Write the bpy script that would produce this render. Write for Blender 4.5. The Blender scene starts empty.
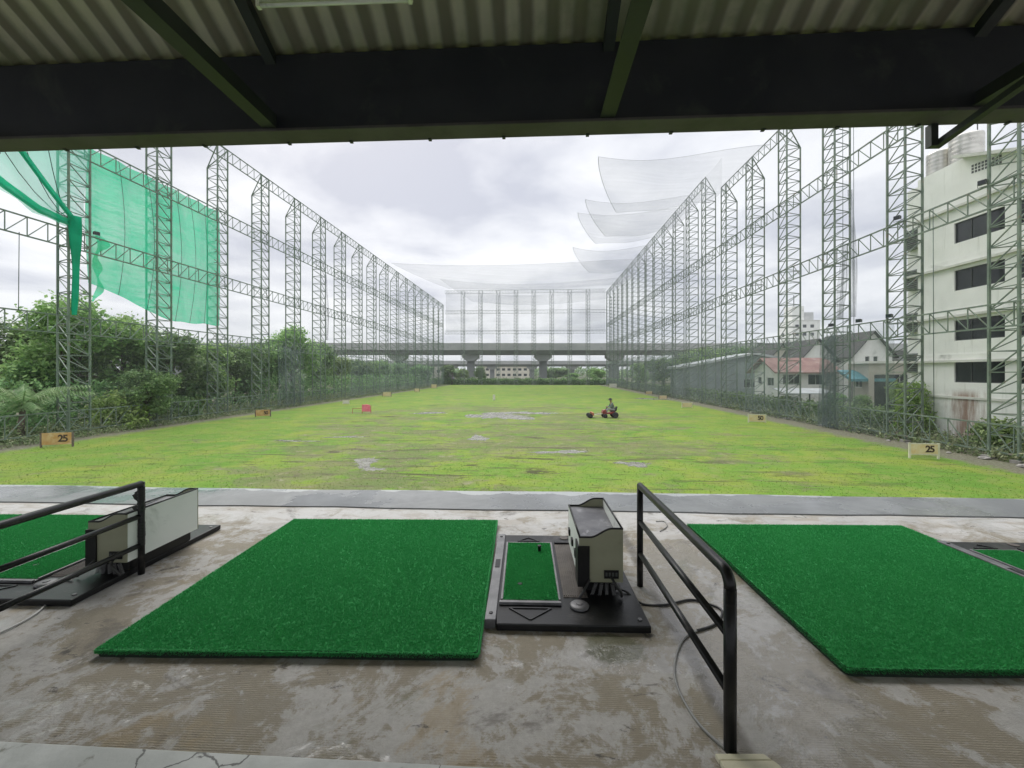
import bpy, math, random
import numpy as np
from mathutils import Vector, Matrix

SC = bpy.context.scene
COL = SC.collection
R = math.radians
rnd = random.Random(11)

# ------------------------------------------------------------------ layout constants
FOC = 414.0                 # focal length in picture pixels
EYE = 4.1                   # eye height above the field
DECK = 2.7                  # height of the tee deck above the field
FA = R(3.456)               # heading of the field
DA = R(-1.7)                # heading of the tee deck
CA, SA = math.cos(FA), math.sin(FA)
VL, VR = -29.25, 21.56      # the two net rows, measured across the field
UF = 130.5                  # far net row


def F(v, u, z=0.0):         # field coordinates -> world
    return Vector((v * CA + u * SA, -v * SA + u * CA, z))


def at(px, py, Y):
    return Vector(((px - 512) / FOC * Y, Y, EYE + (372 - py) / FOC * Y))


def on_field(px, Y):
    return Vector(((px - 512) / FOC * Y, Y, 0.0))


# ------------------------------------------------------------------ mesh helpers
class MB:
    def __init__(self):
        self.v, self.f, self.mi = [], [], []

    def add(self, vs, fs, m=0):
        o = len(self.v)
        self.v += [tuple(p) for p in vs]
        self.f += [tuple(i + o for i in f) for f in fs]
        self.mi += [m] * len(fs)
        return self

    def box(self, lo, hi, m=0):
        x0, y0, z0 = lo
        x1, y1, z1 = hi
        return self.add([(x0, y0, z0), (x1, y0, z0), (x1, y1, z0), (x0, y1, z0), (x0, y0, z1), (x1, y0, z1), (x1, y1, z1), (x0, y1, z1)],
                        [(0, 3, 2, 1), (4, 5, 6, 7), (0, 1, 5, 4), (1, 2, 6, 5), (2, 3, 7, 6), (3, 0, 4, 7)], m)

    def cbox(self, c, s, m=0):
        return self.box((c[0] - s[0] / 2, c[1] - s[1] / 2, c[2] - s[2] / 2), (c[0] + s[0] / 2, c[1] + s[1] / 2, c[2] + s[2] / 2), m)

    def bar(self, p0, p1, w, h=None, m=0):
        h = h or w
        p0, p1 = Vector(p0), Vector(p1)
        d = (p1 - p0).normalized()
        up = Vector((0, 0, 1)) if abs(d.z) < .95 else Vector((0, 1, 0))
        a = d.cross(up).normalized() * (w / 2)
        b = a.cross(d).normalized() * (h / 2)
        vs = [p0 - a - b, p0 + a - b, p0 + a + b, p0 - a + b, p1 - a - b, p1 + a - b, p1 + a + b, p1 - a + b]
        return self.add(vs, [(0, 1, 2, 3), (7, 6, 5, 4), (0, 4, 5, 1), (1, 5, 6, 2), (2, 6, 7, 3), (3, 7, 4, 0)], m)

    def tube(self, pts, r, n=10, m=0, caps=True):
        pts = [Vector(p) for p in pts]
        rs = r if isinstance(r, (list, tuple)) else [r] * len(pts)
        vs, fs = [], []
        a = None
        for i, p in enumerate(pts):
            t = (pts[min(i + 1, len(pts) - 1)] - pts[max(i - 1, 0)]).normalized()
            if a is None:
                ref = Vector((0, 0, 1)) if abs(t.z) < .9 else Vector((1, 0, 0))
                a = t.cross(ref).normalized()
            else:
                a = (a - t * a.dot(t)).normalized()
            b = t.cross(a)
            for k in range(n):
                w = 2 * math.pi * k / n
                vs.append(p + (a * math.cos(w) + b * math.sin(w)) * rs[i])
        for i in range(len(pts) - 1):
            for k in range(n):
                k2 = (k + 1) % n
                fs.append((i * n + k, i * n + k2, (i + 1) * n + k2, (i + 1) * n + k))
        if caps:
            fs.append(tuple(reversed(range(n))))
            fs.append(tuple(range((len(pts) - 1) * n, len(pts) * n)))
        return self.add(vs, fs, m)

    def lathe(self, c, prof, n=20, m=0):
        vs, fs = [], []
        for r, z in prof:
            for k in range(n):
                w = 2 * math.pi * k / n
                vs.append((c[0] + r * math.cos(w), c[1] + r * math.sin(w), c[2] + z))
        for i in range(len(prof) - 1):
            for k in range(n):
                k2 = (k + 1) % n
                fs.append((i * n + k, i * n + k2, (i + 1) * n + k2, (i + 1) * n + k))
        fs.append(tuple(reversed(range(n))))
        fs.append(tuple(range((len(prof) - 1) * n, len(prof) * n)))
        return self.add(vs, fs, m)

    def prism(self, poly, axis, a0, a1, m=0):
        """extrude a 2-D outline along an axis: 'x' (outline y,z), 'y' (x,z) or 'z' (x,y)"""
        def P(q, a):
            return {'x': (a, q[0], q[1]), 'y': (q[0], a, q[1]), 'z': (q[0], q[1], a)}[axis]
        n = len(poly)
        vs = [P(q, a0) for q in poly] + [P(q, a1) for q in poly]
        fs = [tuple(range(n)), tuple(reversed(range(n, 2 * n)))]
        fs += [(i, i + n, (i + 1) % n + n, (i + 1) % n) for i in range(n)]
        return self.add(vs, fs, m)

    def build(self, name, mats, parent=None, smooth=False, bevel=0):
        me = bpy.data.meshes.new(name)
        me.from_pydata(self.v, [], self.f)
        mats = mats if isinstance(mats, (list, tuple)) else [mats]
        for q in mats:
            me.materials.append(q)
        if len(mats) > 1:
            me.polygons.foreach_set('material_index', self.mi)
        if smooth:
            me.polygons.foreach_set('use_smooth', [True] * len(me.polygons))
        import bmesh
        bm = bmesh.new()
        bm.from_mesh(me)
        bmesh.ops.recalc_face_normals(bm, faces=bm.faces)
        bm.to_mesh(me)
        bm.free()
        o = bpy.data.objects.new(name, me)
        COL.objects.link(o)
        o.parent = parent
        if bevel:
            b = o.modifiers.new('bevel', 'BEVEL')
            b.width = bevel
            b.segments = 2
            b.limit_method = 'ANGLE'
        return o


def np_mesh(name, verts, nper, mat, parent=None):
    """many separate small polygons of nper corners each"""
    me = bpy.data.meshes.new(name)
    n = len(verts)
    me.vertices.add(n)
    me.vertices.foreach_set('co', np.asarray(verts, dtype=np.float32).ravel())
    me.loops.add(n)
    me.loops.foreach_set('vertex_index', np.arange(n, dtype=np.int32))
    nf = n // nper
    me.polygons.add(nf)
    me.polygons.foreach_set('loop_start', np.arange(0, n, nper, dtype=np.int32))
    me.polygons.foreach_set('loop_total', np.full(nf, nper, dtype=np.int32))
    me.update(calc_edges=True)
    me.validate()
    me.materials.append(mat)
    o = bpy.data.objects.new(name, me)
    COL.objects.link(o)
    o.parent = parent
    return o


def tag(o, label=None, cat=None, group=None, kind=None):
    if label: o['label'] = label
    if cat: o['category'] = cat
    if group: o['group'] = group
    if kind: o['kind'] = kind
    return o


def empty(name, loc, rz=0.0, label=None, cat=None, group=None):
    o = bpy.data.objects.new(name, None)
    o.empty_display_size = .2
    o.location = loc
    o.rotation_euler = (0, 0, rz)
    COL.objects.link(o)
    return tag(o, label, cat, group)


KIDS = {}


def copy_tree(o, parent=None):
    c = o.copy()
    COL.objects.link(c)
    if parent: c.parent = parent
    for ch in [x for x in bpy.data.objects if x.parent == o]:
        copy_tree(ch, c)
    return c


# ------------------------------------------------------------------ materials
class NT:
    def __init__(self, name):
        self.m = bpy.data.materials.new(name)
        self.m.use_nodes = True
        self.t = self.m.node_tree
        self.t.nodes.clear()
        self.out = self.n('ShaderNodeOutputMaterial')

    def n(self, typ, **kw):
        x = self.t.nodes.new(typ)
        for k, v in kw.items():
            if k.startswith('i_'):
                key = k[2:]
                x.inputs[int(key) if key.isdigit() else key.replace('_', ' ')].default_value = v
            else:
                setattr(x, k, v)
        return x

    def l(self, a, b):
        self.t.links.new(a, b)

    def coord(self, which='Object', scale=None, rot=None):
        c = self.n('ShaderNodeTexCoord').outputs[which]
        if scale or rot:
            mp = self.n('ShaderNodeMapping')
            if scale: mp.inputs['Scale'].default_value = scale
            if rot: mp.inputs['Rotation'].default_value = rot
            self.l(c, mp.inputs['Vector'])
            c = mp.outputs[0]
        return c

    def noise(self, vec, scale, detail=4, rough=.55, dist=0.0, off=None):
        if off:
            mp = self.n('ShaderNodeMapping')
            mp.inputs['Location'].default_value = off
            self.l(vec, mp.inputs['Vector'])
            vec = mp.outputs[0]
        x = self.n('ShaderNodeTexNoise')
        x.inputs['Scale'].default_value = scale
        x.inputs['Detail'].default_value = detail
        x.inputs['Roughness'].default_value = rough
        x.inputs['Distortion'].default_value = dist
        self.l(vec, x.inputs['Vector'])
        return x.outputs['Fac']

    def ramp(self, fac, stops, interp='LINEAR'):
        x = self.n('ShaderNodeValToRGB')
        x.color_ramp.interpolation = interp
        while len(x.color_ramp.elements) < len(stops):
            x.color_ramp.elements.new(.5)
        for e, (p, c) in zip(x.color_ramp.elements, stops):
            e.position = p
            e.color = c if len(c) == 4 else (*c, 1)
        self.l(fac, x.inputs[0])
        return x.outputs[0]

    def step(self, fac, a, b):
        x = self.n('ShaderNodeMapRange', interpolation_type='SMOOTHSTEP')
        x.inputs['From Min'].default_value = a
        x.inputs['From Max'].default_value = b
        self.l(fac, x.inputs['Value'])
        return x.outputs[0]

    def mix(self, fac, a, b, blend='MIX'):
        x = self.n('ShaderNodeMix', data_type='RGBA', blend_type=blend)
        for s, v in ((0, fac), (6, a), (7, b)):
            if hasattr(v, 'links'): self.l(v, x.inputs[s])
            else: x.inputs[s].default_value = v if s == 0 else (*v, 1) if len(v) == 3 else v
        return x.outputs[2]

    def math(self, op, a, b=0.0, c=None):
        x = self.n('ShaderNodeMath', operation=op)
        for i, v in enumerate((a, b, c)):
            if v is None: continue
            if hasattr(v, 'links'): self.l(v, x.inputs[i])
            else: x.inputs[i].default_value = v
        return x.outputs[0]

    def bump(self, h, strength=.3, dist=.02, normal=None):
        x = self.n('ShaderNodeBump')
        x.inputs['Strength'].default_value = strength
        x.inputs['Distance'].default_value = dist
        self.l(h, x.inputs['Height'])
        if normal: self.l(normal, x.inputs['Normal'])
        return x.outputs[0]

    def principled(self, col, rough=.6, metal=0.0, normal=None, spec=.5, sub=None):
        b = self.n('ShaderNodeBsdfPrincipled')
        for k, v in (('Base Color', col), ('Roughness', rough), ('Metallic', metal), ('Specular IOR Level', spec)):
            if hasattr(v, 'links'): self.l(v, b.inputs[k])
            else: b.inputs[k].default_value = (*v, 1) if k == 'Base Color' else v
        if normal: self.l(normal, b.inputs['Normal'])
        return b

    def done(self, shader):
        self.l(shader.outputs[0], self.out.inputs['Surface'])
        return self.m


def worn(name, c1, c2, scale=3.0, rough=.6, metal=0.0, bump=.1, spec=.5, dirt=None, dscale=1.2, rvar=.15):
    t = NT(name)
    co = t.coord()
    a = t.noise(co, scale, 6, .6)
    col = t.mix(t.step(a, .35, .65), c1, c2)
    if dirt:
        d = t.noise(co, dscale, 8, .65, .4, (3.1, 7.7, 1.3))
        col = t.mix(t.step(d, .55, .75), col, dirt)
    f = t.noise(co, scale * 12, 4, .6)
    rg = t.math('MULTIPLY_ADD', a, rvar * 2, rough - rvar)
    return t.done(t.principled(col, rg, metal, t.bump(f, bump, .01), spec))


def leafy(name, c1, c2, c3, trans=.25):
    t = NT(name)
    g = t.n('ShaderNodeNewGeometry')
    co = t.coord()
    a = t.noise(co, .7, 3, .5)
    col = t.mix(t.step(a, .35, .65), c1, c2)
    rp = g.outputs['Random Per Island']
    col = t.mix(t.math('MULTIPLY', t.math('POWER', rp, 1.6), .95), col, tuple(min(.6, v * 1.35) for v in c3))
    cv = t.noise(co, 2.3, 2, .5, 0, (4, 4, 4))
    col = t.mix(t.math('MULTIPLY', t.step(cv, .55, .35), .35), col, tuple(v * .55 for v in c1))
    oi = t.n('ShaderNodeObjectInfo')
    hv = t.n('ShaderNodeHueSaturation')
    t.l(t.math('MULTIPLY_ADD', oi.outputs['Random'], .03, .485), hv.inputs['Hue'])
    t.l(t.math('MULTIPLY_ADD', oi.outputs['Random'], .4, .8), hv.inputs['Value'])
    t.l(col, hv.inputs['Color'])
    p = t.principled(hv.outputs[0], .5, 0, None, .3)
    tr = t.n('ShaderNodeBsdfTranslucent')
    t.l(hv.outputs[0], tr.inputs['Color'])
    mx = t.n('ShaderNodeMixShader')
    mx.inputs[0].default_value = trans
    t.l(p.outputs[0], mx.inputs[1])
    t.l(tr.outputs[0], mx.inputs[2])
    return t.done(mx)


def netting(name, col, cover, col2=None, vary=.3, scale=.25, weave=None):
    """fine mesh cloth: the share of threads covers what is behind, the holes let it through"""
    t = NT(name)
    co = t.coord()
    a = t.noise(co, scale, 4, .55, .6)
    fac = t.math('MULTIPLY', t.math('MULTIPLY_ADD', t.step(a, .3, .7), 2 * vary, 1 - vary), cover)
    if weave:
        w = t.noise(t.coord(scale=weave), 1.0, 5, .6)
        fac = t.math('MULTIPLY', fac, t.math('MULTIPLY_ADD', w, .7, .65))
    c = t.mix(t.step(a, .3, .7), col, col2 or col)
    d = t.n('ShaderNodeBsdfDiffuse')
    tr = t.n('ShaderNodeBsdfTranslucent')
    t.l(c, d.inputs['Color'])
    t.l(c, tr.inputs['Color'])
    m1 = t.n('ShaderNodeMixShader')
    m1.inputs[0].default_value = .5
    t.l(d.outputs[0], m1.inputs[1])
    t.l(tr.outputs[0], m1.inputs[2])
    tp = t.n('ShaderNodeBsdfTransparent')
    m2 = t.n('ShaderNodeMixShader')
    t.l(fac, m2.inputs[0])
    t.l(tp.outputs[0], m2.inputs[1])
    t.l(m1.outputs[0], m2.inputs[2])
    return t.done(m2)


M = {}
M['tower'] = worn('green_grey_steel_paint', (.11, .16, .115), (.165, .215, .16), 1.5, .55, 0, .1, .4, (.20, .15, .10), 2.5)
M['tower_right'] = worn('grey_green_steel_paint', (.10, .14, .105), (.17, .215, .16), 1.5, .55, 0, .1, .4, (.22, .15, .10), 2.5)
M['footing'] = worn('footing_concrete', (.22, .21, .19), (.32, .30, .27), 3, .85, 0, .3)
M['net_pale'] = netting('pale_net', (.36, .37, .38), .15, None, .35, .12)
M['net_left'] = netting('thin_side_net', (.33, .36, .35), .055, None, .4, .12)
M['net_right'] = netting('side_net', (.34, .36, .36), .13, None, .5, .1)
M['net_foot'] = netting('foot_net', (.24, .31, .28), .22, (.28, .34, .32), .5, .2)
M['net_far'] = netting('far_net', (.30, .32, .33), .22, None, .45, .06, (.05, .05, 1.2))
M['net_ceiling'] = netting('ceiling_net', (.33, .34, .37), .27, (.37, .38, .41), .15, .1, (.06, 1.4, .06))
M['net_bunched'] = netting('bunched_net', (.15, .19, .19), .30, (.19, .23, .23), .4, .5)
M['net_strand'] = netting('net_strand', (.20, .22, .22), .20, None, .4, .6)
M['net_green'] = netting('green_shade_net', (.04, .72, .38), .80, (.08, .78, .46), .12, .35, (.4, .4, 9))
M['net_green_thick'] = netting('green_net_folds', (.01, .42, .23), .96, (.02, .52, .30), .03, .8)
M['net_green_thin'] = netting('green_net_thin', (.12, .66, .44), .55, (.20, .72, .52), .22, .3)
M['edge_cord'] = worn('pale_edge_cord', (.42, .43, .45), (.5, .51, .53), 4, .8)
M['seam'] = worn('dark_cord', (.03, .06, .05), (.05, .09, .07), 4, .8)
M['leaf_mid'] = leafy('mid_green_leaves', (0.143, 0.263, 0.075), (0.210, 0.345, 0.105), (0.330, 0.450, 0.165), .35)
M['leaf_dark'] = leafy('dark_green_leaves', (0.094, 0.195, 0.070), (0.148, 0.265, 0.091), (0.250, 0.359, 0.140), .35)
M['leaf_bright'] = leafy('bright_green_leaves', (0.185, 0.343, 0.066), (0.238, 0.396, 0.099), (0.343, 0.488, 0.158), .35)
M['leaf_palm'] = leafy('palm_leaves', (0.179, 0.317, 0.117), (0.235, 0.386, 0.152), (0.359, 0.483, 0.248), .35)
M['weeds'] = leafy('verge_weeds', (0.119, 0.198, 0.073), (0.185, 0.244, 0.099), (0.264, 0.264, 0.158), .3)
M['bark'] = worn('bark', (.10, .08, .06), (.16, .13, .10), 5, .9, 0, .6)
M['black_paint'] = worn('black_gloss_paint', (.006, .007, .007), (.012, .012, .012), 9, .33, 0, .08, .3, (.05, .045, .04), 9)
M['black_plastic'] = worn('black_plastic', (.007, .0075, .008), (.013, .0135, .014), 6, .38, 0, .08, .28, (.06, .058, .055), 4)
M['black_tape'] = worn('black_tape', (.012, .012, .012), (.02, .02, .02), 6, .55)
M['alu'] = worn('dull_aluminium', (.13, .13, .135), (.21, .21, .215), 8, .5, .35, .08, .5, (.20, .20, .20), 6)
M['dispenser_beige'] = worn('beige_metal_panel', (.25, .255, .175), (.29, .295, .205), 3, .5, 0, .04, .35, (.17, .165, .11), 3)
M['dispenser_white'] = worn('white_metal_panel', (.70, .73, .69), (.77, .79, .75), 2, .45, 0, .03, .4, (.44, .46, .42), 3)
M['hopper'] = worn('scratched_hopper', (.10, .10, .11), (.17, .17, .18), 8, .42, .2, .1, .5, (.35, .35, .36), 9)
M['grate'] = worn('brown_ribbed_rubber', (.10, .088, .078), (.15, .135, .122), 8, .7, 0, .2, .4, (.16, .14, .12), 5)
M['cream_board'] = worn('cream_board', (.56, .53, .38), (.64, .61, .46), 4, .6, 0, .1, .3, (.35, .33, .25), 6)
M['cable_black'] = worn('black_cable', (.012, .012, .012), (.03, .03, .03), 5, .5)
M['cable_grey'] = worn('grey_cable', (.20, .20, .19), (.27, .27, .26), 5, .5)
M['cable_white'] = worn('white_cable', (.50, .50, .48), (.6, .6, .57), 5, .5)
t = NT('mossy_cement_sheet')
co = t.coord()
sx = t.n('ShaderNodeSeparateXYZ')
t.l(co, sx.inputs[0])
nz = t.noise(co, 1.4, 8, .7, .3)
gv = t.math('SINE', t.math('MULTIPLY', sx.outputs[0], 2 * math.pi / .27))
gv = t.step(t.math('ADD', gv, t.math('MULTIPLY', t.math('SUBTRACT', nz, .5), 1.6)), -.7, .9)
col = t.mix(gv, (.27, .25, .19), (.72, .68, .55))  # stripes along the grooves: dirt plus corrugation shading painted into the colour
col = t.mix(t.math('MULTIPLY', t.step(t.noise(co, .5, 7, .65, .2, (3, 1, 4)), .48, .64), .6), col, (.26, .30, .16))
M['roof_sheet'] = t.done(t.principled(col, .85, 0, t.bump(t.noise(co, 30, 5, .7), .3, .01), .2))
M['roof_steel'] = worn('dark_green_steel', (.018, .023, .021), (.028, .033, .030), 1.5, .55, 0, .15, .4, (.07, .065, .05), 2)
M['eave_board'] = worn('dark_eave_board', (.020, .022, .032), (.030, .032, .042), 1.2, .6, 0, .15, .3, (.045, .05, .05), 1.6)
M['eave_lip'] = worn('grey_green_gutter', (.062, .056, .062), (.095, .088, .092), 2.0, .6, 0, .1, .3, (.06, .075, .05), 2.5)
M['lamp_body'] = worn('lamp_white', (.62, .66, .52), (.70, .73, .60), 4, .5)
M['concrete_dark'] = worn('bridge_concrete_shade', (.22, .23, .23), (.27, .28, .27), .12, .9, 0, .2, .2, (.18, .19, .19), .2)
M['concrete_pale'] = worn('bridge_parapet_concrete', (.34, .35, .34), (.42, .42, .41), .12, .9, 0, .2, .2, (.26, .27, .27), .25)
M['white_wall'] = worn('white_render_wall', (.78, .78, .74), (.84, .84, .80), .6, .85, 0, .1, .2, (.45, .45, .42), .5)
M['pale_wall'] = worn('pale_grey_wall', (.45, .46, .45), (.53, .53, .52), .5, .85, 0, .1, .2, (.36, .37, .36), .5)
M['cream_wall'] = worn('cream_wall', (.60, .56, .46), (.66, .62, .52), .5, .85, 0, .1, .2)
M['beige_wall'] = worn('beige_wall', (.40, .38, .33), (.46, .44, .38), .5, .85, 0, .1, .2)
M['ledge'] = worn('ledge_render', (.60, .60, .55), (.68, .68, .62), .7, .85, 0, .1, .2, (.46, .47, .40), 1.5)
M['shed_wall'] = worn('grey_shed_wall', (.20, .23, .23), (.26, .29, .28), .5, .8, 0, .1, .2)
M['shed_roof'] = worn('pale_shed_roof', (.40, .42, .42), (.48, .50, .49), .5, .7, 0, .1, .2, (.30, .28, .24), .8)
M['red_roof'] = worn('rusty_red_roof', (.24, .13, .115), (.32, .20, .175), .9, .7, 0, .1, .2, (.45, .40, .37), .9)
M['dark_roof'] = worn('dark_tile_roof', (.045, .044, .044), (.07, .068, .066), 1, .8, 0, .2, .2, (.17, .16, .15), .9)
M['teal'] = worn('teal_awning', (.05, .17, .20), (.08, .22, .25), 1, .6)
M['glass'] = worn('dark_window_glass', (.018, .022, .024), (.030, .036, .038), .8, .12, 0, .01, .5)
M['frame_dark'] = worn('dark_window_frame', (.05, .055, .055), (.07, .075, .07), 3, .5)
M['frame_white'] = worn('white_window_frame', (.6, .6, .58), (.66, .66, .64), 3, .5)
M['louvre'] = worn('grey_louvre', (.20, .22, .21), (.27, .29, .27), 3, .6)
M['tank'] = worn('stainless_tank', (.55, .53, .48), (.68, .66, .60), 1.5, .30, .85, .03)
M['sign_orange'] = worn('faded_orange_board', (.46, .26, .09), (.55, .40, .20), 2.6, .7, 0, .1, .2, (.60, .50, .34), 2.2)
M['sign_pale'] = worn('faded_cream_board', (.62, .50, .26), (.66, .58, .38), 2.4, .7, 0, .1, .2, (.60, .36, .14), 2.6)
M['sign_white'] = worn('white_marker', (.60, .58, .50), (.68, .66, .58), 3, .7)
M['sign_post'] = worn('sign_post_paint', (.52, .50, .36), (.6, .58, .44), 4, .7)
M['number'] = worn('number_paint', (.030, .020, .012), (.06, .035, .02), 8, .7)
M['pink'] = worn('pink_target_cloth', (.72, .14, .20), (.78, .22, .28), 2, .7)
M['red_frame'] = worn('rusty_red_frame', (.35, .10, .05), (.4, .15, .08), 4, .7)
M['mower_red'] = worn('mower_red_paint', (.17, .025, .02), (.24, .045, .035), 4, .45, 0, .05, .5, (.16, .08, .06), 4)
M['tyre'] = worn('tyre_rubber', (.018, .018, .018), (.03, .03, .03), 5, .8)
M['skin'] = worn('skin', (.32, .19, .13), (.36, .22, .15), 4, .6)
M['shirt'] = worn('grey_green_shirt', (.11, .15, .13), (.15, .19, .17), 6, .85)
M['trousers'] = worn('grey_trousers', (.20, .20, .21), (.26, .26, .27), 6, .85)
M['hat'] = worn('dark_hat', (.02, .022, .022), (.03, .03, .03), 6, .8)
M['rock'] = worn('rubble_stone', (.20, .19, .175), (.36, .34, .31), 2.5, .9, 0, .4)
M['lamp_grey'] = worn('floodlight_housing', (.06, .065, .065), (.09, .095, .09), 4, .5)
M['puddle'] = worn('muddy_puddle', (.13, .125, .095), (.21, .20, .165), 1.6, .26, 0, .02, .5, (.10, .125, .04), 2.0, .12)

# turf of the mats
t = NT('mat_turf')
co = t.coord()
a = t.noise(co, 2.0, 5, .6)
b = t.noise(co, 70, 4, .75)
g = t.n('ShaderNodeNewGeometry').outputs['Random Per Island']
col = t.mix(t.step(a, .3, .7), (.058, .42, .125), (.074, .47, .145))
col = t.mix(t.math('MULTIPLY', b, .40), col, (.022, .19, .052))
col = t.mix(t.math('MULTIPLY', g, .22), col, (.10, .54, .19))
p = t.principled(col, .75, 0, t.bump(b, .6, .010), .15)
tr = t.n('ShaderNodeBsdfTranslucent')
t.l(col, tr.inputs['Color'])
mx = t.n('ShaderNodeMixShader')
mx.inputs[0].default_value = .25
t.l(p.outputs[0], mx.inputs[1])
t.l(tr.outputs[0], mx.inputs[2])
M['turf'] = t.done(mx)
M['turf_edge'] = worn('mat_edge', (.004, .018, .008), (.006, .028, .012), 30, .9, 0, .8)

# deck concrete -----------------------------------------------------------------
t = NT('deck_concrete')
co = t.coord()
sx = t.n('ShaderNodeSeparateXYZ')
t.l(co, sx.inputs[0])
big = t.noise(co, .85, 10, .66, .5)
mid = t.noise(co, 2.8, 10, .72, .7, (5, 2, 0))
fine = t.noise(co, 22, 8, .78)
grit = t.noise(co, 160, 3, .7)
mid2 = t.noise(co, 9.0, 9, .78, .4, (15, 2, 0))
skim = t.step(t.math('ADD', t.math('ADD', t.math('MULTIPLY', big, .40), t.math('MULTIPLY', mid, .38)), t.math('MULTIPLY', mid2, .22)), .480, .518)
wv = t.n('ShaderNodeTexWave', wave_type='BANDS', bands_direction='Y')
wv.inputs['Scale'].default_value = 30.0
wv.inputs['Distortion'].default_value = 3.4
wv.inputs['Detail'].default_value = 4
wv.inputs['Detail Scale'].default_value = 3.0
wv.inputs['Detail Roughness'].default_value = .65
t.l(co, wv.inputs['Vector'])
rid = t.math('MULTIPLY', wv.outputs['Fac'], t.step(mid2, .38, .58))
brown = t.mix(rid, (.265, .232, .168), (.365, .325, .246))
brown = t.mix(t.math('MULTIPLY', t.step(mid, .42, .6), .5), brown, (.285, .262, .215))
grey = t.mix(t.step(fine, .3, .7), (.40, .39, .372), (.55, .54, .525))
col = t.mix(t.math('MULTIPLY', skim, .78), brown, grey)
ochre = t.step(t.noise(co, 1.05, 7, .7, .5, (21, 14, 0)), .585, .66)
col = t.mix(t.math('MULTIPLY', ochre, .6), col, t.mix(rid, (.31, .235, .125), (.42, .335, .20)))
# paler colour towards the front edge, with trodden brown streaks
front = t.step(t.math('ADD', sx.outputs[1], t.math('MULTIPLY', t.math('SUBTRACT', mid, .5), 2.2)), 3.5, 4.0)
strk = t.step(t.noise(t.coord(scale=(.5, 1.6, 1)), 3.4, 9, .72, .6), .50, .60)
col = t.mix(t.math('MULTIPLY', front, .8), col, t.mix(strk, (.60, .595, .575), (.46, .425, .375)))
# grime
st = t.step(t.noise(co, 1.7, 11, .74, .4, (9, 4, 0)), .56, .66)
col = t.mix(t.math('MULTIPLY', st, .65), col, (.10, .088, .07))
st2 = t.step(t.noise(t.coord(scale=(1, 1.6, 1)), 4.2, 9, .74, .5, (1, 8, 0)), .605, .655)
col = t.mix(t.math('MULTIPLY', st2, .85), col, (.060, .054, .045))
alg = t.step(t.noise(co, 1.1, 9, .74, .4, (4, 14, 0)), .59, .68)
col = t.mix(t.math('MULTIPLY', alg, .45), col, (.14, .155, .075))
# a joint between two pours
jn = t.math('ABSOLUTE', t.math('SUBTRACT', t.math('ADD', sx.outputs[0], t.math('MULTIPLY', t.math('SUBTRACT', mid, .5), .07)), .79))
jm = t.step(jn, .060, .012)
col = t.mix(t.math('MULTIPLY', jm, .7), col, (.10, .09, .075))
col = t.mix(t.math('MULTIPLY', grit, .25), col, (.16, .15, .14))
def blob(cx, cy, rx, ry):
    dx = t.math('MULTIPLY', t.math('SUBTRACT', sx.outputs[0], cx), 1 / rx)
    dy = t.math('MULTIPLY', t.math('SUBTRACT', sx.outputs[1], cy), 1 / ry)
    d = t.math('SQRT', t.math('ADD', t.math('MULTIPLY', dx, dx), t.math('MULTIPLY', dy, dy)))
    return t.step(t.math('ADD', d, t.math('MULTIPLY', t.math('SUBTRACT', mid, .5), 2.2)), 1.1, .8)
wet = t.math('MAXIMUM', blob(1.12, 2.40, .40, 1.05), blob(.55, 2.04, .42, .12))
wet = t.math('MAXIMUM', wet, t.math('MULTIPLY', t.step(t.noise(co, 1.25, 10, .78, .5, (2, 6, 0)), .525, .59), .75))
wet = t.math('MULTIPLY', wet, t.math('MULTIPLY_ADD', t.step(mid2, .35, .55), .35, .65))
algb = t.math('MULTIPLY', blob(.42, 2.12, .16, .12), .7)
col = t.mix(algb, col, (.075, .085, .03))
col = t.mix(t.math('MULTIPLY', wet, .34), col, t.mix(1.0, col, (.50, .50, .50), 'MULTIPLY'))
rough = t.math('MULTIPLY_ADD', wet, -.53, .66)
rough = t.math('ADD', rough, t.math('MULTIPLY', fine, .08))
hgt = t.math('ADD', t.math('MULTIPLY', t.math('MULTIPLY', rid, t.math('SUBTRACT', 1.0, skim)), .5), t.math('ADD', t.math('MULTIPLY', fine, .7), t.math('MULTIPLY', grit, .25)))
hgt = t.math('MULTIPLY', hgt, t.math('MULTIPLY_ADD', wet, -.85, 1.0))
M['deck'] = t.done(t.principled(col, rough, 0, t.bump(hgt, .55, .008), t.math('MULTIPLY_ADD', wet, .6, .4)))

t = NT('wet_edge_strip')
co = t.coord()
a = t.noise(co, 1.3, 8, .65, .6)
b = t.noise(co, 30, 5, .7)
col = t.mix(t.step(a, .35, .65), (.15, .158, .160), (.215, .225, .225))
sx = t.n('ShaderNodeSeparateXYZ')
t.l(co, sx.inputs[0])
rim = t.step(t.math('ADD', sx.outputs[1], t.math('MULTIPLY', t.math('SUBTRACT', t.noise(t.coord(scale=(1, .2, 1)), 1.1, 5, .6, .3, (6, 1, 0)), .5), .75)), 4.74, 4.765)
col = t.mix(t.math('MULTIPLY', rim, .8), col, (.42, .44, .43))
w = t.step(t.noise(co, .8, 6, .6, .3, (3, 3, 0)), .45, .58)
M['strip'] = t.done(t.principled(col, t.math('MULTIPLY_ADD', w, -.38, .52), 0, t.bump(b, .15, .004), .5))

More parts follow.
